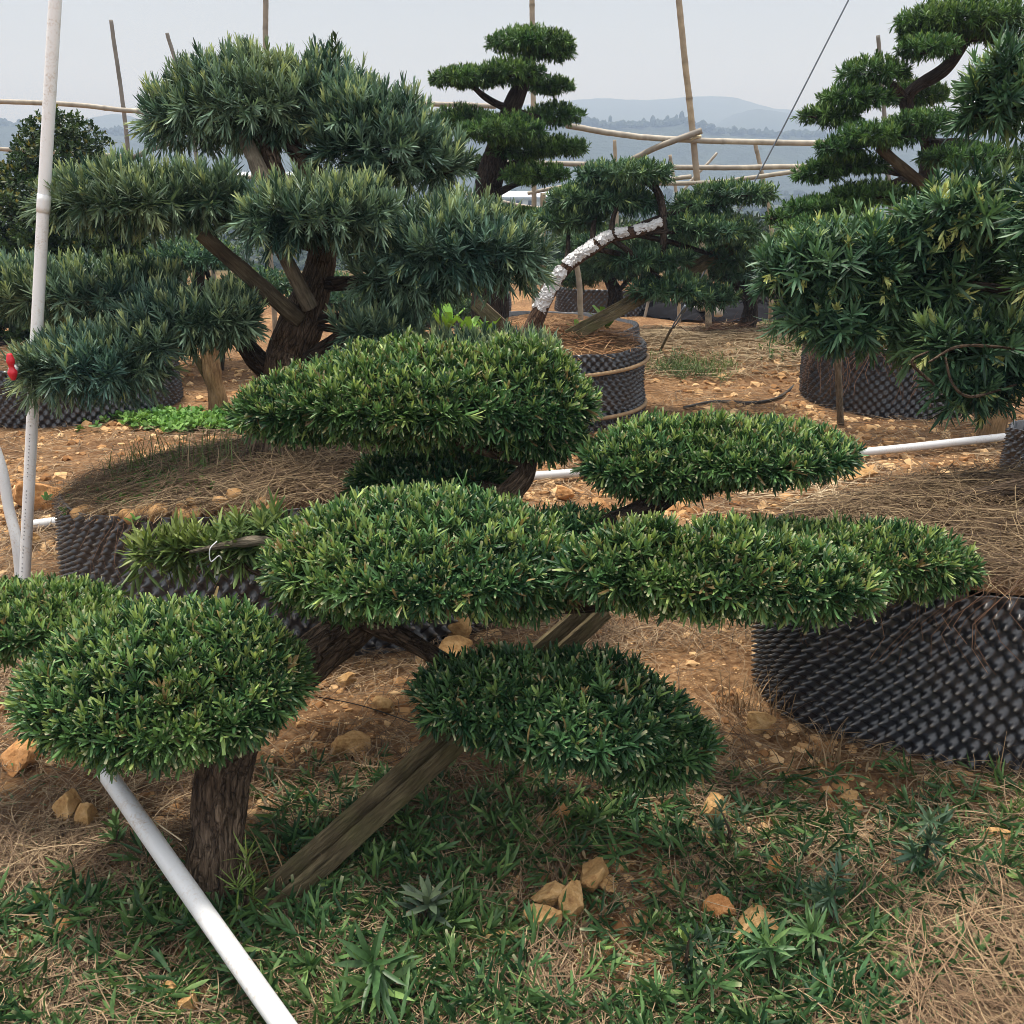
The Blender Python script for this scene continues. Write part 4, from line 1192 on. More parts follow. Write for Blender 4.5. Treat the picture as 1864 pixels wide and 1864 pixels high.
bamboo([(1040, 345, 9.3), (1150, 291, 9.2), (1212, 262, 9.12), (1278, 238, 9.1)], .034, .038, "thick grey bamboo brace rising to the right with an open cut end", 14, (.34, .30, .24))
bamboo([(900, 296, 9.6), (1040, 298, 9.6), (1250, 305, 9.6), (1480, 303, 9.6)], .032, .034, "middle bamboo rail running behind the tallest upright", 15, (.52, .47, .38))
bamboo([(1160, 334, 9.0), (1290, 332, 9.0), (1390, 320, 9.0), (1500, 303, 9.0)], .026, .028, "low bamboo rail curving up towards the tall layered tree", 16, (.46, .42, .34))
bamboo([(960, 352, 9.9), (1060, 334, 9.9), (1175, 330, 9.9), (1258, 322, 9.9)], .024, .030, "bamboo rail ending just before the tallest upright", 17, (.50, .45, .36))
bamboo([(840, 350, 10), (950, 375, 10), (1060, 385, 10)], .026, .026, "low bamboo rail passing the slim layered tree's trunk", 18, (.55, .48, .38))
bamboo([(-60, 352, 10), (20, 357, 10), (120, 360, 10)], .032, .030, "low bamboo rail at the left edge beside the standpipe", 19, (.55, .50, .42))
bamboo([(200, 304, 8.6), (240, 288, 8.6), (275, 272, 8.6), (330, 255, 8.7)], .032, .026, "dark bent bamboo brace just left of the big tree's top pad", 20, (.20, .17, .14))
bamboo([(430, 322, 10), (560, 323, 10), (650, 322, 10)], .024, .024, "bamboo rail seen under the big tree's top pad", 21, (.55, .50, .42))
bamboo([(988, 500, 9.9), (988, 352, 9.9)], .040, .038, "short tan bamboo post right of the slim layered tree", 22, TN_)
bamboo([(1056, 535, 8.2), (1048, 470, 8.2)], .034, .032, "pale stake standing behind the film-wrapped trunk", 23, (.50, .41, .29), None, "stake", "wooden_stake")
o = ring(at(1263, 252, 9.18), .055, .012, .02, "twine", M_twine, "pale lashing where the sagging rail crosses the tallest bamboo upright", "twine")

# guy wire with turnbuckle
w0 = ground_at(1195, 652); w1 = at(1560, -30, 8.0)
wt = thing("guy_wire", w0, "thin grey guy wire running from a ground anchor up into the sky", "wire")
V, Q, T = tube([w0, at(1222, 598, 7.8)], .012, 6, 4); mk("anchor_rod", V, Q, T, M_woodg, wt)
V, Q, T = tube([at(1246, 560, 7.75), at(1390, 300, 7.9), w1], .0065, 6, 20); mk("cable", V, Q, T, M_wire, wt)
a, b = at(1224, 598, 7.8), at(1247, 560, 7.75)
mb = MB()
sd = np.array([.014, 0, .006])
for s in (-1, 1):
    V, Q, T = tube([a + s * sd * .4, a * .7 + b * .3 + s * sd, a * .3 + b * .7 + s * sd, b + s * sd * .4], .006, 6, 10); mb.add(V, Q, T)
V, Q, T = tube([a * .2 + b * .8, b + (b - a) * .1], .016, 8, 4); mb.add(V, Q, T)
mb.build("turnbuckle", M_wire, wt)

# ================================================================== OTHER YARD OBJECTS
# cut trunk post at left
g = ground_at(398, 746); 
V, Q, T = tube([g + [0, 0, -.03], g + [.0, 0, .12], g + [-.02, 0, .30], g + [-.03, 0, .62]], [.075, .06, .062, .06], 16, 40, .016, 10, 3)
tag(mk("tree_stump", V, Q, T, M_stump, origin=g), "bare brown cut trunk standing on the soil behind the low left pads", "stump")
post("wooden_stake", ground_at(398, 735), at(352, 640, 6.7), .022, .022, "thin stake leaning against the bare brown cut trunk", M_wood, "stake", 9)
post("wooden_stake", ground_at(1530, 772), at(1524, 636, 6.05), .021, .021, "upright square stake in front of the vine-covered container", M_woodg, "stake", 10)
# rooty block behind the right tree
# black netting strip on the ground
rgt = np.random.default_rng(14)
nx_, ny_ = 120, 24
px_ = np.linspace(1015, 1440, nx_)
V = []
for k, f in enumerate(np.linspace(0, 1, ny_)):
    ln_ = np.interp(px_, [1015, 1100, 1180, 1260, 1340, 1440], [548, 562, 570, 580, 582, 575])
    p = np.array([ground_at(a, b) for a, b in zip(px_, ln_)])
    Y = p[:, 1] + (f - .5) * .75
    z = gz(p[:, 0], Y) + .02 + .17 * np.sin(f * math.pi) ** .8 * (.7 + .5 * fbm2(p[:, 0] * 1.0, Y, 1.6, 3, 5)) + fbm2(p[:, 0] * .6, Y * 3, 5, 3, 8) * .05
    V.append(np.stack([p[:, 0] + .06 * fbm2(p[:, 0], Y, 2, 2, 3), Y, z], 1))
V = np.concatenate(V)
i = np.arange(ny_ - 1)[:, None] * nx_ + np.arange(nx_ - 1)[None]
tag(mk("shade_netting", V, np.stack([i, i + 1, i + nx_ + 1, i + nx_], -1).reshape(-1, 4), None, M_tarp, origin=V[0]), "long rumpled strip of black shade netting behind the straw mound", "netting")
# old jointed pipe
g0 = ground_at(1258, 572); 
jp = thing("jointed_pipe", g0, "old off-white pipe with a tee joint rising beside the far containers", "pipe")
V, Q, T = tube([g0 + [0, -.1, .04], at(1305, 545, 10.6), at(1375, 505, 10.4)], .05, 14, 20); mk("pipe", V, Q, T, M_pvc2, jp)
V, Q, T = tube([at(1297, 548, 10.58), at(1317, 538, 10.56)], .068, 14, 4); mk("joint", V, Q, T, M_pvc2, jp)
V, Q, T = tube([at(1306, 545, 10.58), at(1308, 575, 10.5)], .045, 14, 4); mk("outlet", V, Q, T, M_pvc2, jp)
# black hose on the soil
pts = [(1245, 742), (1300, 731), (1370, 733), (1420, 722), (1455, 690), (1462, 665)]
V, Q, T = tube([ground_at(a, b, .02) for a, b in pts], .011, 8, 50)
tag(mk("garden_hose", V, Q, T, M_hose, origin=ground_at(1245, 742)), "thin black hose curling over the orange soil left of the vine-covered container", "hose")
# blue straps
mb = MB()
for q, pts in enumerate(([(1352, 632), (1362, 626), (1378, 630), (1384, 640), (1360, 630)], [(1360, 612), (1368, 610), (1380, 622), (1376, 628)])):
    V, Q, T = tube([ground_at(a, b, .03 + .03 * q) for a, b in pts], .010, 6, 24); mb.add(V, Q, T)
tag(mb.build("plastic_strap", M_blue, origin=ground_at(1365, 632)), "pale blue plastic strap lying looped on the straw mound", "strap")
# rolled offcut at the right edge
co = ground_at(1870, 872); 
V, Q = bumpy_wall((co[0] + .10, co[1] + .12), .16, .26, 0.0, .006, unit=.022, A=.014, seed=5, wob=.01)
tag(mk("plastic_roll", V, Q, None, M_plastic, origin=(co[0], co[1], 0)), "grey-black dimpled plastic roll on the soil at the right edge, by the ground pipe's end", "plastic roll")
# trunk base of another tree and rock at right
g = ground_at(1805, 800)
V, Q, T = tube([g + [0, 0, -.03], g + [.0, 0, .08], g + [.03, .02, .2], g + [.08, .05, .5]], [.10, .075, .06, .05], 16, 30, .03, 9, 5)
tag(mk("tree_stump", V, Q, T, M_stump, origin=g), "tan flared tree foot rising from the soil beneath the yellow-tipped tree", "stump")

# ------------------------------------------------------------------ stones
def ico(SUBD):
    import bmesh
    bm = bmesh.new(); bmesh.ops.create_icosphere(bm, subdivisions=SUBD, radius=1)
    V = np.array([v.co[:] for v in bm.verts]); T = np.array([[v.index for v in f.verts] for f in bm.faces]); bm.free()
    return V, T
ICO_V, ICO_T = ico(2)
ICO4 = ico(5)
def stone_shape(seed, r, facets=16, base=None):
    rg = np.random.default_rng(seed)
    V = (ICO_V if base is None else base).copy()
    for q in range(facets):                                           # chip the ball with flat cuts
        n = nrm(rg.normal(0, 1, (1, 3)))[0]; d = rg.uniform(.42, .80)
        s = V @ n
        V = V - np.maximum(s - d, 0)[:, None] * n * .97
    V = V + nrm(V) * (fbm(V * 2.2 + seed, 3, seed) * .10 + fbm(V * 9 + seed, 4, seed) * .05)[:, None]
    a = rg.uniform(0, 6.28); Rm = np.array([[math.cos(a), -math.sin(a), 0], [math.sin(a), math.cos(a), 0], [0, 0, 1]])
    return (V * np.asarray(r)) @ Rm.T
STONES = [
    (80, 912, 44, 34, "big orange boulder half hidden beside the left container's edge, by the ground pipe"),
    (60, 985, 22, 18, "orange stone lying under the ground pipe at the far left"),
    (818, 1143, 30, 30, "upright tan rock seen beneath the central clipped pad"),
    (830, 1185, 30, 18, "flat tan rock just below the upright rock beneath the central pad"),
    (632, 1360, 38, 20, "wedge-shaped tan stone on the straw left of the low dark pad"),
    (700, 1285, 22, 15, "rounded tan stone on straw above the wedge-shaped stone"),
    (52, 1380, 38, 28, "pale orange stone peeping from under the lowest clipped pad's left edge"),
    (122, 1470, 24, 30, "tall brown stone left of the foreground pipe's upper end"),
    (158, 1490, 22, 24, "squat brown stone touching the tall brown one by the foreground pipe"),
    (1383, 1308, 26, 20, "pale tan stone at the foot of the large studded container"),
    (1300, 1480, 27, 25, "square orange stone in the clippings right of the low dark pad"),
    (1078, 1598, 38, 33, "largest tan rock among the clippings in the lower middle"),
    (1108, 1616, 20, 14, "small pale rock leaning on the largest rock's right side"),
    (1000, 1640, 34, 24, "long tan rock at the top of the three-rock cluster, lower middle"),
    (1045, 1650, 26, 33, "greenish tan upright rock in the cluster, right of the long one"),
    (990, 1680, 30, 26, "cracked tan rock at the bottom of the cluster, lower middle"),
    (890, 1716, 36, 18, "long orange rock half sunk in clippings left of the cluster"),
    (1302, 1660, 26, 28, "tall tan rock standing beside the slanted long rock"),
    (1372, 1694, 50, 22, "slanted long orange rock among the clippings, lower right"),
    (1410, 1578, 24, 20, "reddish stone half buried in dark clippings, right of the largest rock"),
    (985, 1503, 15, 14, "round brown stone under the low dark pad, left of its angular neighbour"),
    (1020, 1488, 24, 18, "angular tan stone under the low dark pad"),
    (118, 1686, 28, 20, "flat-topped orange stone in the clippings left of the foreground pipe"),
    (312, 1812, 20, 18, "small orange stone at the bottom left, beside the banded one"),
    (343, 1832, 22, 22, "pale orange stone at the bottom left, right of its smaller neighbour"),
    (800, 1858, 36, 18, "orange rock cut off by the bottom edge of the picture"),
    (1810, 1516, 22, 16, "orange stone by the right edge below the studded container"),
    (1545, 1447, 18, 14, "orange cube-like stone below the studded container's middle"),
    (1025, 900, 18, 12, "tan stone on the bare soil beside the upper front trunk"),
    (1560, 865, 42, 14, "long pale rock on the bare soil below the ground pipe's right half"),
    (1688, 995, 18, 10, "small stone on the straw next to the studded container's soil"),
    (630, 1245, 20, 12, "small tan stone on straw near the front trunk's bend"),
]
for q, (px, py, rx, ry, lab) in enumerate(STONES):
    g = ground_at(px, py + ry * .5); s = axial(px, py, g[1]) / FPX
    rr = np.array([rx * s, rx * s * .8, max(ry * s * 1.0, .012)]) * 1.42
    V = stone_shape(300 + q, rr, base=ICO4[0])
    z = float(gz(g[:1], g[1:2])[0])
    o = mk("stone", V + [g[0], g[1], z + rr[2] * .55], None, ICO4[1], M_stone, origin=(g[0], g[1], z))
    tag(o, lab, "stone", "loose stones on the ground")

# ------------------------------------------------------------------ litter
def outside_pots(x, y, m=0.0):
    ok = np.ones(len(x), bool)
    for cx, cy, rr, kk in POTS: ok &= np.hypot(x - cx, (y - cy) / kk) > rr + m
    return ok

def image_scatter(n, x0, x1, y0, y1, rg, dens=None):
    """ground points spread evenly over a rectangle of the view"""
    px = rg.uniform(x0, x1, n); py = rg.uniform(y0, y1, n)
    u = (px - 932) / FPX; v = (932 - py) / FPX
    dy = CP + v * SP; dz = -SP + v * CP
    t = -EYE / dz
    x, y = u * t, dy * t
    if dens is not None:
        k = rg.random(n) < dens(px, py, x, y); x, y = x[k], y[k]
    return x, y

def straw(x, y, z, rg, L=(.05, .22), W=(.0010, .0028), lift=.03, pal=((.055, .034, .022), (.165, .108, .064), (.38, .28, .17)), tilt=.12, aim=None):
    n = len(x); k = 5
    a = fbm2(x, y, 2.6, 2, 63) * 7 + rg.normal(0, .75, n)
    rnd_ = rg.random(n) < .35; a[rnd_] = rg.uniform(0, 6.283, rnd_.sum())
    l = rg.uniform(*L, n); bend = rg.normal(0, .5, n); tl = rg.normal(0, tilt, n)
    t = np.linspace(-.5, .5, k)[None]
    ang = a[:, None] + bend[:, None] * t
    px = x[:, None] + np.cos(ang) * l[:, None] * t; py = y[:, None] + np.sin(ang) * l[:, None] * t
    arch = rg.uniform(0, 1, n)[:, None] * (1 - (2 * t) ** 2) * .010
    base = np.interp(rg.random(n), [0, 1], [.003, lift])
    pz = z[:, None] + base[:, None] + np.abs(tl)[:, None] * l[:, None] * (t + .5) * .5 + arch
    P = np.stack([px, py, pz], -1)
    W_ = rg.uniform(*W, n)[:, None] * np.array([[.7, 1, 1, .9, .3]])
    tn = nrm(np.gradient(P, axis=1)); rl = rg.normal(0, .5, n)
    up = np.stack([np.zeros(n), np.sin(rl), np.cos(rl)], 1)
    U = nrm(np.cross(tn, up[:, None]))
    f = rg.random(n)[:, None]
    c0, c1, c2 = [np.array(c) for c in pal]
    col = np.where(f < .5, c0 + (c1 - c0) * f * 2, c1 + (c2 - c1) * (f - .5) * 2)
    return strips(P, W_, U, col)

rg = np.random.default_rng(501)
mb = MB()
def d1(px, py, x, y):
    nz = np.clip(fbm2(x, y, 3.4, 3, 77) * 1.7 + .5, .08, 1.3)
    gr = np.clip((1330 - py) / 200, .36, 1)                            # less straw where the clippings lie
    gr = np.maximum(gr, np.clip((px - 1250) / 500, 0, 1) * np.clip((py - 1500) / 250, 0, 1))
    gr = np.maximum(gr, .8 * (px < 420) * (py < 1620))
    return np.clip(nz * 1.3, .15, 1) * gr
x, y = image_scatter(150000, -500, 2400, 1000, 2080, rg, d1)
k = outside_pots(x, y); x, y = x[k], y[k]
tmp = MB()
V, Q, c = straw(x, y, gz(x, y), rg); tmp.add(V, Q, None, c)
def d2(px, py, x, y): return np.clip(fbm2(x, y, 1.3, 3, 71) * .9 + .45, .05, 1)
x, y = image_scatter(54000, -600, 2500, 640, 1010, rg, d2); k = outside_pots(x, y) & (y < 12); x, y = x[k], y[k]
V, Q, c = straw(x, y, gz(x, y), rg, (.08, .30), (.002, .0045), .03); tmp.add(V, Q, None, c)
# straw mound
n = 9000; x = rg.normal(2.0, 1.3, n); y = rg.normal(9.0, .8, n); k = (y < 10.4) & (y > 7.6) & outside_pots(x, y); x, y = x[k], y[k]
V, Q, c = straw(x, y, gz(x, y), rg, (.12, .40), (.004, .007), .04, ((.13, .09, .05), (.26, .19, .11), (.40, .31, .19))); tmp.add(V, Q, None, c)
# thick straw at the lower right corner
x, y = image_scatter(3400, 1500, 2400, 1600, 2080, rg, lambda px, py, x, y: np.clip((px - 1480) / 350, 0, 1) * np.clip((py - 1560) / 200, 0, 1))
k = outside_pots(x, y); x, y = x[k], y[k]
V, Q, c = straw(x, y, gz(x, y), rg, (.10, .32), (.0012, .0024), .05, ((.10, .06, .035), (.22, .14, .08), (.37, .265, .155)), .2); tmp.add(V, Q, None, c)
tag(tmp.build("straw", M_straw), "dry brown straw and grass stems strewn over the soil", "straw", None, "stuff")

# straw on the container soils
tmp = MB()
for (c_, Rr, zt, hp, sd, n) in ((cL, RL, ztL, .05, 3, 11000), (cR, RR, ztR, .015, 7, 10500), (cM, RM, ztM, .12, 12, 1500), (cB, RB, ztB, .05, 16, 400), (cX, RX, ztX, .05, 19, 700)):
    rr = np.sqrt(rg.random(n)) * Rr * .97; th = rg.uniform(0, 6.283, n)
    x = c_[0] + rr * np.cos(th); y = c_[1] + rr * np.sin(th) * OVAL[c_][0]
    far = c_[1] > 5
    pal = ((.045, .028, .018), (.13, .085, .048), (.32, .235, .135)) if c_ is not cM else ((.16, .07, .03), (.28, .14, .06), (.38, .24, .12))
    V, Q, c = straw(x, y, pot_soil_z(c_, Rr, zt, x, y, hp, sd), rg, (.06, .26), (.0014, .0028) if not far else (.003, .005), .035, pal, .25); tmp.add(V, Q, None, c)
for (c_, Rr, zt, n) in ((cL, RL, ztL, 120), (cX, RX, ztX, 170), (cR, RR, ztR, 130)):  # strands hanging over the rims
    th = rg.uniform(-1.6, 1.6, n)
    t = np.linspace(0, 1, 5)[None]
    ln_ = rg.uniform(.08, .42 if c_ is cX else .30, n)[:, None]
    sw = rg.normal(0, .25, n)[:, None]
    ang = th[:, None] + sw * t * ln_ + .05 * np.sin(t * 5 + th[:, None] * 9)
    rad = Rr + .025 + rg.uniform(0, .02, n)[:, None] + .02 * t
    P = np.stack([c_[0] + rad * np.sin(ang), c_[1] - rad * np.cos(ang) * OVAL[c_][0], zt + .06 + OVAL[c_][1] * np.sin(ang) - ln_ * t], -1)
    tn = nrm(np.gradient(P, axis=1)); U = nrm(np.cross(tn, np.stack([np.sin(ang), -np.cos(ang), ang * 0], -1)))
    W_ = np.full((n, 5), .0018 if c_ is not cX else .004)
    col = np.array([[.15, .09, .06]]) * rg.uniform(.6, 2, (n, 1))
    V, Q, c = strips(P, W_, U, col); tmp.add(V, Q, None, c)
tag(tmp.build("straw", M_straw), "dry stems and needles lying on and hanging from the container soils", "straw", None, "stuff")

# dry brush heap beside the studded container, and a dead brown weed
def brush(px, py, Y, n, spread, L, pal, label, name, seed, zadd=0.0):
    rgq = np.random.default_rng(seed); c = ground_at(px, py) if Y is None else at(px, py, Y)
    x = c[0] + rgq.normal(0, spread, n); y = c[1] + rgq.normal(0, spread * .7, n)
    V, Q, cc = straw(x, y, gz(x, y) + zadd + rgq.uniform(0, .06, n), rgq, L, (.003, .006), .05, pal, .5)
    return tag(mk(name, V, Q, None, M_straw, col=cc, origin=(c[0], c[1], 0)), label, "dry brush")
brush(1310, 640, None, 260, .16, (.08, .3), ((.05, .025, .018), (.10, .05, .03), (.16, .085, .05)), "clump of dead dark-brown weed on the straw mound", "dead_weed", 3)
brush(1510, 925, None, 60, .16, (.25, .6), ((.28, .20, .12), (.45, .35, .22), (.58, .48, .32)), "bundle of bleached dry stalks on the soil beside the studded container", "dry_stalks", 4)

# green leaf clippings
tmp = MB()
def dens_clip(px, py, x, y):
    nz = np.clip(fbm2(x, y, 1.5, 3, 91) * 1.3 + .62, .08, 1)
    g = np.clip((py - 1380) / 130, 0, 1)
    left = np.clip((py - 1560) / 90, 0, 1)
    g = np.where(px < 480, left, g)
    cen = np.exp(-((px - 760) / 330) ** 2 - ((py - 1560) / 190) ** 2)
    hole = np.clip(1.4 - 2.2 * np.exp(-((px - 1080) / 190) ** 2 - ((py - 1640) / 95) ** 2) - 1.0 * np.exp(-((px - 1180) / 330) ** 2 - ((py - 1790) / 60) ** 2), .12, 1)
    return np.clip(hole * g * (.62 * np.clip(nz - .25, 0, 1) + .9 * cen * nz + .14), 0, 1) * (1 - .75 * np.clip((px - 1500) / 300, 0, 1) * np.clip((py - 1600) / 200, 0, 1))
PALC = ((.022, .064, .024), (.105, .200, .064), (.28, .40, .13))
x, y = image_scatter(9800, -500, 2400, 1300, 2080, rg, dens_clip); k = outside_pots(x, y, .01); x, y = x[k], y[k]
n = len(x); a = rg.uniform(0, 6.283, n); tl = np.abs(rg.normal(.03, .22, n))
ax = np.stack([np.cos(a) * np.cos(tl), np.sin(a) * np.cos(tl), np.sin(tl)], 1)
V, Q, c = tufts(np.stack([x, y, gz(x, y) + rg.uniform(.006, .03, n)], 1), ax, 9, .062, .0085, .045, 62, 10, PALC, .10, .3, .15, .15, rg, .1)
tmp.add(V, Q, None, c)
x, y = image_scatter(240, -150, 2050, 1400, 1980, rg, lambda px, py, x, y: dens_clip(px, py, x, y) * np.clip((py - 1450) / 300, .15, 1)); k = outside_pots(x, y, .03); x, y = x[k], y[k]
n = len(x); a = rg.uniform(0, 6.283, n); tl = np.abs(rg.normal(.15, .3, n))
ax = np.stack([np.cos(a) * np.cos(tl), np.sin(a) * np.cos(tl), np.sin(tl)], 1)
V, Q, c = tufts(np.stack([x, y, gz(x, y) + rg.uniform(.015, .04, n)], 1), ax, 11, .070, .0090, .06, 60, 8, ((.05, .12, .045), (.13, .24, .085), (.27, .39, .14)), .10, .3, .15, .3, rg, .1)
tmp.add(V, Q, None, c)
x, y = image_scatter(53000, -500, 2400, 1280, 2080, rg, lambda px, py, x, y: np.clip(dens_clip(px, py, x, y) + .10 * (py > 1380), 0, 1)); k = outside_pots(x, y); x, y = x[k], y[k]
n = len(x); a = rg.uniform(0, 6.283, n); tl = rg.normal(.05, .28, n)
d = np.stack([np.cos(a) * np.cos(tl), np.sin(a) * np.cos(tl), np.sin(tl)], 1)
nn = rg.normal(0, .35, (n, 3)) + [0, 0, 1]; nn = nrm(nn - d * (nn * d).sum(1, keepdims=True))
f = np.clip(rg.normal(.45, .3, n), 0, 1)[:, None]
col = np.array(PALC[0]) * (1 - f) + np.array(PALC[1]) * f
br = rg.random(n) < .36; col[br] = np.array([.20, .14, .07]) * rg.uniform(.5, 1.4, (br.sum(), 1))
yg = rg.random(n) < .08; col[yg] = np.array([.16, .24, .08]) * rg.uniform(.8, 1.2, (yg.sum(), 1))
V, Q, c = leaves(np.stack([x, y, gz(x, y) + rg.uniform(.004, .022, n)], 1), d, nn, rg.uniform(.022, .055, n), rg.uniform(.005, .009, n), rg.uniform(-.1, .25, n), col, .3, .15)
tmp.add(V, Q, None, c)
o = tmp.build("leaf_clippings", M_leaf)
tag(o, "carpet of fallen green leaf clippings under the front tree", "leaf clippings", None, "stuff")

# small weeds, grass, ground cover
def carpet(name, px0, px1, py0, py1, n, pal, L, W, k, label, seed, z=None, dens=None):
    rgq = np.random.default_rng(seed)
    if z is None:
        x, y = image_scatter(n, px0, px1, py0, py1, rgq, dens); zz = gz(x, y)
    else:
        x, y, zz = z(rgq, n)
    n = len(x)
    ax = nrm(np.stack([rgq.normal(0, .3, n), rgq.normal(0, .3, n), np.ones(n)], 1))
    V, Q, c = tufts(np.stack([x, y, zz + .01], 1), ax, k, L, W, L * .5, 70, 25, pal, .2, 0, .5, .3, rgq)
    tag(mk(name, V, Q, None, M_leafd, col=c), label, name.replace("_", " "), None, "stuff")
carpet("weeds", 140, 470, 738, 795, 1500, ((.08, .18, .04), (.17, .34, .08), (.28, .46, .13)), .05, .028, 7, "bright green ground weeds along the foot of the rear left container", 61, None, lambda px, py, x, y: np.clip(1.3 * np.exp(-((px - 320) / 125) ** 2 - ((py - 768 - (px - 300) * .03) / 17) ** 2) + .8 * fbm2(x, y, 2.6, 3, 4) - .05, 0, 1))
carpet("grass", 1170, 1345, 668, 705, 900, ((.06, .10, .03), (.12, .17, .05), (.18, .23, .08)), .07, .006, 6, "thin green grass patch on the orange soil by the tan-banded container", 62, None, lambda px, py, x, y: np.clip(np.exp(-((px - 1255) / 55) ** 2 - ((py - 688) / 11) ** 2) + .5 * fbm2(x, y, 3, 2, 8), 0, 1))
carpet("weeds", 1380, 1450, 590, 680, 160, ((.05, .10, .03), (.10, .17, .05), (.15, .22, .07)), .05, .012, 7, "sparse green weeds at the right foot of the straw mound", 63)
def on_potL(rgq, n):
    p = np.array([at(a, b, 3.5) for a, b in ((290, 862),)])[0]
    c = ground_at(285, 862, ztL + .02)
    x = c[0] + rgq.normal(0, .13, n); y = c[1] + rgq.normal(0, .11, n)
    return x, y, pot_soil_z(cL, RL, ztL, x, y, .05, 3)
carpet("weeds", 0, 0, 0, 0, 420, ((.04, .11, .02), (.09, .21, .04), (.16, .30, .06)), .028, .016, 6, "low clover-like weeds growing on the left container's soil", 64, on_potL)
def blades(rgq, cx, cy, n, sp, zf, L=(.12, .30)):
    x = cx + rgq.normal(0, sp, n); y = cy + rgq.normal(0, sp * .7, n); z = zf(x, y)
    a = rgq.uniform(0, 6.283, n); le = rgq.uniform(*L, n); b = rgq.uniform(.3, 1.1, n)
    t = np.linspace(0, 1, 6)[None]
    P = np.stack([x[:, None] + np.cos(a)[:, None] * le[:, None] * b[:, None] * t ** 1.6 * .6, y[:, None] + np.sin(a)[:, None] * le[:, None] * b[:, None] * t ** 1.6 * .6, z[:, None] + le[:, None] * (t - .35 * b[:, None] * t ** 2.2)], -1)
    tn = nrm(np.gradient(P, axis=1)); sd = np.stack([-np.sin(a), np.cos(a), a * 0], 1)[:, None]
    W_ = rgq.uniform(.003, .006, n)[:, None] * (1 - t * .85)
    f = rgq.random((n, 1)); col = np.array([.05, .09, .025]) * (1 - f) + np.array([.13, .17, .06]) * f
    return strips(P, W_, np.broadcast_to(sd, P.shape), col)
rgq = np.random.default_rng(9); tmp = MB()
zL = lambda x, y: pot_soil_z(cL, RL, ztL, x, y, .05, 3)
for (px, py, n, sp) in ((225, 855, 26, .05), (330, 838, 60, .10), (290, 830, 40, .10), (395, 845, 40, .08), (265, 845, 22, .05), (520, 850, 20, .06), (440, 860, 30, .08)):
    c = ground_at(px, py, ztL + .02); V, Q, cc = blades(rgq, c[0], c[1], n, sp, zL, (.08, .24)); tmp.add(V, Q, None, cc)
tag(tmp.build("grass", M_leafd), "loose grass tufts growing on the left container's soil", "grass", None, "stuff")
rgq = np.random.default_rng(19); tmp = MB()
for (px, py, n) in ((1420, 1300, 30), (1510, 1390, 26), (1345, 1290, 40), (1810, 1400, 24), (1860, 1395, 30), (1390, 1250, 16), (560, 1620, 12)):
    c = ground_at(px, py); V, Q, cc = blades(rgq, c[0], c[1], n, .035, lambda x, y: gz(x, y), (.06, .22)); tmp.add(V, Q, None, cc * 0 + np.array([.30, .20, .11]) * rgq.uniform(.6, 1.3, (len(cc), 1)))
tag(tmp.build("dry_grass", M_straw), "dry grass tufts round the foot of the studded container", "grass", None, "stuff")

# upright seedlings among the clippings
def seedling(px, py, h, nt, pal, label, seed, L=.06, W=.0085, k=12, lean=(0, 0)):
    rgq = np.random.default_rng(seed); c = ground_at(px, py); c[2] = float(gz(c[:1], c[1:2])[0])
    t_ = thing("seedling", c, label, "seedling")
    topv = c + np.array([lean[0], lean[1], h])
    V, Q, T = tube([c - [0, 0, .02], (c + topv) / 2 + rgq.normal(0, .008, 3), topv], [.005, .004, .002], 7, 12); mk("stem", V, Q, T, M_bark, t_)
    t = np.linspace(.25, 1, nt)[:, None]
    pos = c * (1 - t) + topv * t + rgq.normal(0, h * .10, (nt, 3)) * [1, 1, .3]
    ax = nrm(rgq.normal(0, .5, (nt, 3)) + [0, 0, 1.0])
    V, Q, cc = tufts(pos, ax, k, L, W, .03, 75, 15, pal, .15, .3, .12, .2, rgq)
    mk("foliage", V, Q, None, M_leaf, t_, cc)
PD = ((.035, .075, .045), (.09, .15, .085), (.18, .24, .09))
seedling(1680, 1600, .17, 6, PD, "dark upright seedling right of the low pad, standing in the clippings", 1)
seedling(1510, 1690, .13, 5, PD, "greyish bushy seedling in the clippings, lower right", 2)
seedling(1310, 1540, .10, 4, PD, "small bluish seedling below the square orange stone", 3)
seedling(1250, 1800, .14, 6, ((.015, .04, .02), (.04, .08, .035), (.2, .28, .05)), "dark seedling with pale buds near the bottom edge", 4, .045)
PB = ((.05, .11, .04), (.12, .22, .075), (.20, .32, .10))
seedling(1405, 1790, .09, 5, PB, "fresh green seedling right of the slanted long rock's lower end", 5, .075)
seedling(1480, 1760, .09, 4, PB, "fresh green star-shaped seedling, neighbour of the slanted rock", 6, .08)
seedling(690, 1815, .10, 4, PB, "broad-leaved fresh seedling at the bottom, right of the foreground pipe", 7, .11, .014)
seedling(780, 1700, .07, 3, ((.04, .07, .05), (.08, .12, .08), (.12, .16, .09)), "greyish star-shaped seedling left of the long sunken rock", 8, .10, .017, 8)
seedling(455, 1670, .12, 4, ((.10, .15, .03), (.18, .24, .05), (.26, .32, .08)), "yellow-green sedge sprig by the prop's foot", 9, .08, .004, 14)
seedling(220, 1545, .06, 3, PB, "fresh sprig left of the foreground pipe's upper part", 10, .05)

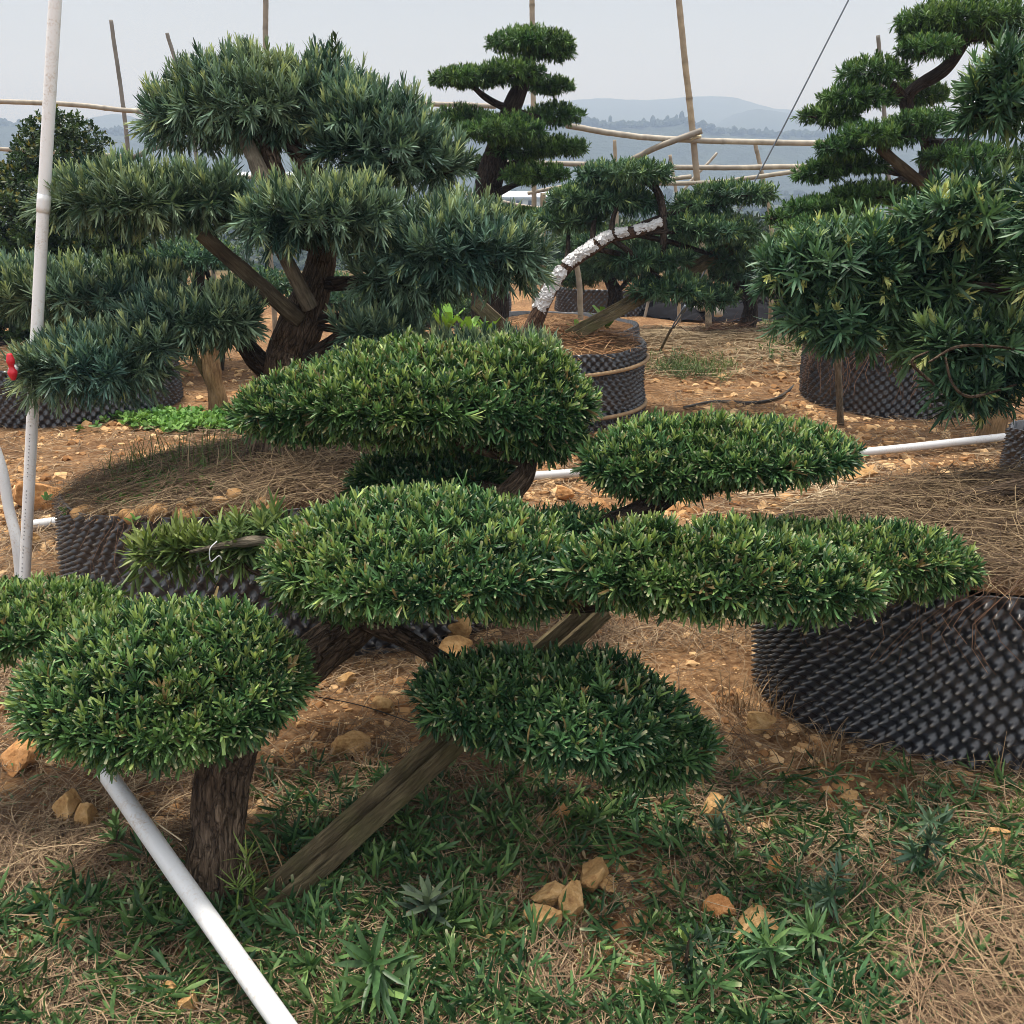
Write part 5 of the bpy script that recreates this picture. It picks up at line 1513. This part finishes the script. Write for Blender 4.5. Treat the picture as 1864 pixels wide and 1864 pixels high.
# leafy greens by the middle container
def greens(px, py, Y, h, label, seed):
    rgq = np.random.default_rng(seed); c = at(px, py, Y)
    n = 7; a = np.arange(n) * GA + rgq.uniform(0, 6); el = np.radians(rgq.uniform(45, 78, n))
    d = np.stack([np.cos(a) * np.cos(el), np.sin(a) * np.cos(el), np.sin(el)], 1)
    nn = np.stack([-np.cos(a) * np.sin(el), -np.sin(a) * np.sin(el), np.cos(el)], 1)
    L = h * rgq.uniform(.7, 1.1, n)
    V, Q, cc = leaves(np.repeat(c[None], n, 0), d, nn, L, L * .42, rgq.uniform(.1, .35, n), np.array([.17, .33, .05]) * rgq.uniform(.8, 1.15, (n, 1)), .25, .5)
    tag(mk("leafy_weed", V, Q, None, M_leafd, col=cc, origin=c), label, "weed")
greens(812, 605, 6.6, .24, "tallest bright green broad-leaved weed, left of the short weathered prop", 1)
greens(850, 612, 6.5, .18, "bright green broad-leaved weed beside the tallest one", 2)
greens(888, 612, 6.5, .16, "small bright green weed nearest the short weathered prop", 3)
greens(1052, 612, 6.9, .13, "bright green weed above the tan-banded container, beside the long prop", 4)
greens(1078, 606, 6.9, .12, "light green weed in the middle of the three right of the long prop", 5)
greens(1105, 598, 6.9, .17, "upright light green weed farthest right of the long prop", 6)

# gravel
rg = np.random.default_rng(900)
def gravel(n, px0, px1, py0, py1, r0, r1, dens, pal=((.25, .12, .05), (.50, .29, .13), (.70, .48, .26))):
    x, y = image_scatter(n, px0, px1, py0, py1, rg, dens); k = outside_pots(x, y, .02) & (y < 13); x, y = x[k], y[k]
    n = len(x)
    base = np.array([[1, 0, 0], [0, 1, 0], [-1, 0, 0], [0, -1, 0], [0, 0, 1], [.6, .6, .65], [-.6, .6, .6], [-.6, -.6, .65], [.6, -.6, .6]], float)
    Tt = np.array([[0, 1, 5], [1, 2, 6], [2, 3, 7], [3, 0, 8], [0, 5, 8], [1, 6, 5], [2, 7, 6], [3, 8, 7], [5, 6, 4], [6, 7, 4], [7, 8, 4], [8, 5, 4]])
    r = r0 * (r1 / r0) ** (rg.random(n) ** 1.8)
    a = rg.uniform(0, 6.283, n); ca, sa = np.cos(a), np.sin(a)
    J = base[None] * rg.uniform(.65, 1.3, (n, 9, 3)) * np.stack([r, r * rg.uniform(.6, 1, n), r * rg.uniform(.5, .95, n)], 1)[:, None]
    X = J[..., 0] * ca[:, None] - J[..., 1] * sa[:, None]; Y_ = J[..., 0] * sa[:, None] + J[..., 1] * ca[:, None]
    V = np.stack([X + x[:, None], Y_ + y[:, None], J[..., 2] + gz(x, y)[:, None] - r[:, None] * .1], -1).reshape(-1, 3)
    T = (Tt[None] + (np.arange(n) * 9)[:, None, None]).reshape(-1, 3)
    f = rg.random((n, 1)); c0, c1, c2 = [np.array(c) for c in pal]
    col = np.where(f < .5, c0 + (c1 - c0) * f * 2, c1 + (c2 - c1) * (f - .5) * 2)
    return V, T, np.repeat(col, 9, 0)
tmp = MB()
for args in ((46000, -500, 2400, 1050, 2080, .0018, .007, lambda px, py, x, y: np.clip(fbm2(x, y, 3.0, 3, 41) * 1.2 + .6, .1, 1)), (17000, -150, 2050, 1000, 1950, .004, .030, lambda px, py, x, y: np.clip(fbm2(x, y, 2.5, 3, 31) * 1.4 + .35, .03, 1)), (20000, -200, 2100, 640, 1010, .007, .050, lambda px, py, x, y: np.clip(fbm2(x, y, 1.1, 3, 33) * 1.6 + .45, .04, 1)),
             (1200, -200, 1000, 800, 1000, .012, .05, lambda px, py, x, y: np.clip(fbm2(x, y, 1.5, 3, 35) * 1.6 + .2, .02, 1)), (900, 1280, 1800, 620, 770, .015, .06, lambda px, py, x, y: np.clip(fbm2(x, y, .9, 3, 37) * 1.6 + .1, 0, 1))):
    V, T, c = gravel(*args); tmp.add(V, None, T, c)
tag(tmp.build("gravel", M_gravel, smooth=False), "orange and tan gravel and clods over the bare soil", "gravel", None, "stuff")
# clods on the left container's front rim
tmp = MB(); n = 230; th = rg.uniform(-1.7, .1, n); rr = RL * (1 - .25 * rg.random(n) ** 1.5) - .02
x = cL[0] + rr * np.sin(th); y = cL[1] - rr * np.cos(th) * OVAL[cL][0]
for q in range(n):
    s = .006 + .034 * rg.random() ** 3
    V = stone_shape(5000 + q, (s * 1.3, s * 1.1, s), 9)[:, :]
    tmp.add(V + [x[q], y[q], float(pot_soil_z(cL, RL, ztL, x[q:q + 1], y[q:q + 1], .05, 3)[0]) + s * .3], None, ICO_T, np.array([.40, .235, .105]) * rg.uniform(.6, 1.25))
tag(tmp.build("gravel", M_gravel), "orange clods of earth along the left container's front rim", "clods", None, "stuff")

# scrub beyond the nursery
rg = np.random.default_rng(33); tmp = MB()
for q in range(46):
    Y = rg.uniform(22, 60); px = rg.uniform(-200, 2100); x0 = (px - 932) / FPX * Y
    z0 = float(gz(np.array([x0]), np.array([Y]))[0]); h = rg.uniform(.8, 2.0); 
    pos = nrm(rg.normal(0, 1, (420, 3))) * np.array([h * .9, h * .9, h * .6]) * rg.uniform(.5, 1, (420, 1)) + [x0, Y, z0 + h * .5]
    g0 = np.array([.05, .085, .03]) * rg.uniform(.7, 1.7)
    V, Q, c = tufts(pos, nrm(rg.normal(0, .5, pos.shape) + [0, 0, .8]), 6, .20, .06, .1, 80, 20, (g0 * .6, g0, g0 * 1.5), .2, 0, .2, .2, rg)
    tmp.add(V, Q, None, c)
tag(tmp.build("undergrowth", M_leafd), "olive scrub on the slope beyond the nursery edge", "scrub", None, "stuff")

for o in list(C.objects):
    if "_o" in o: del o["_o"]
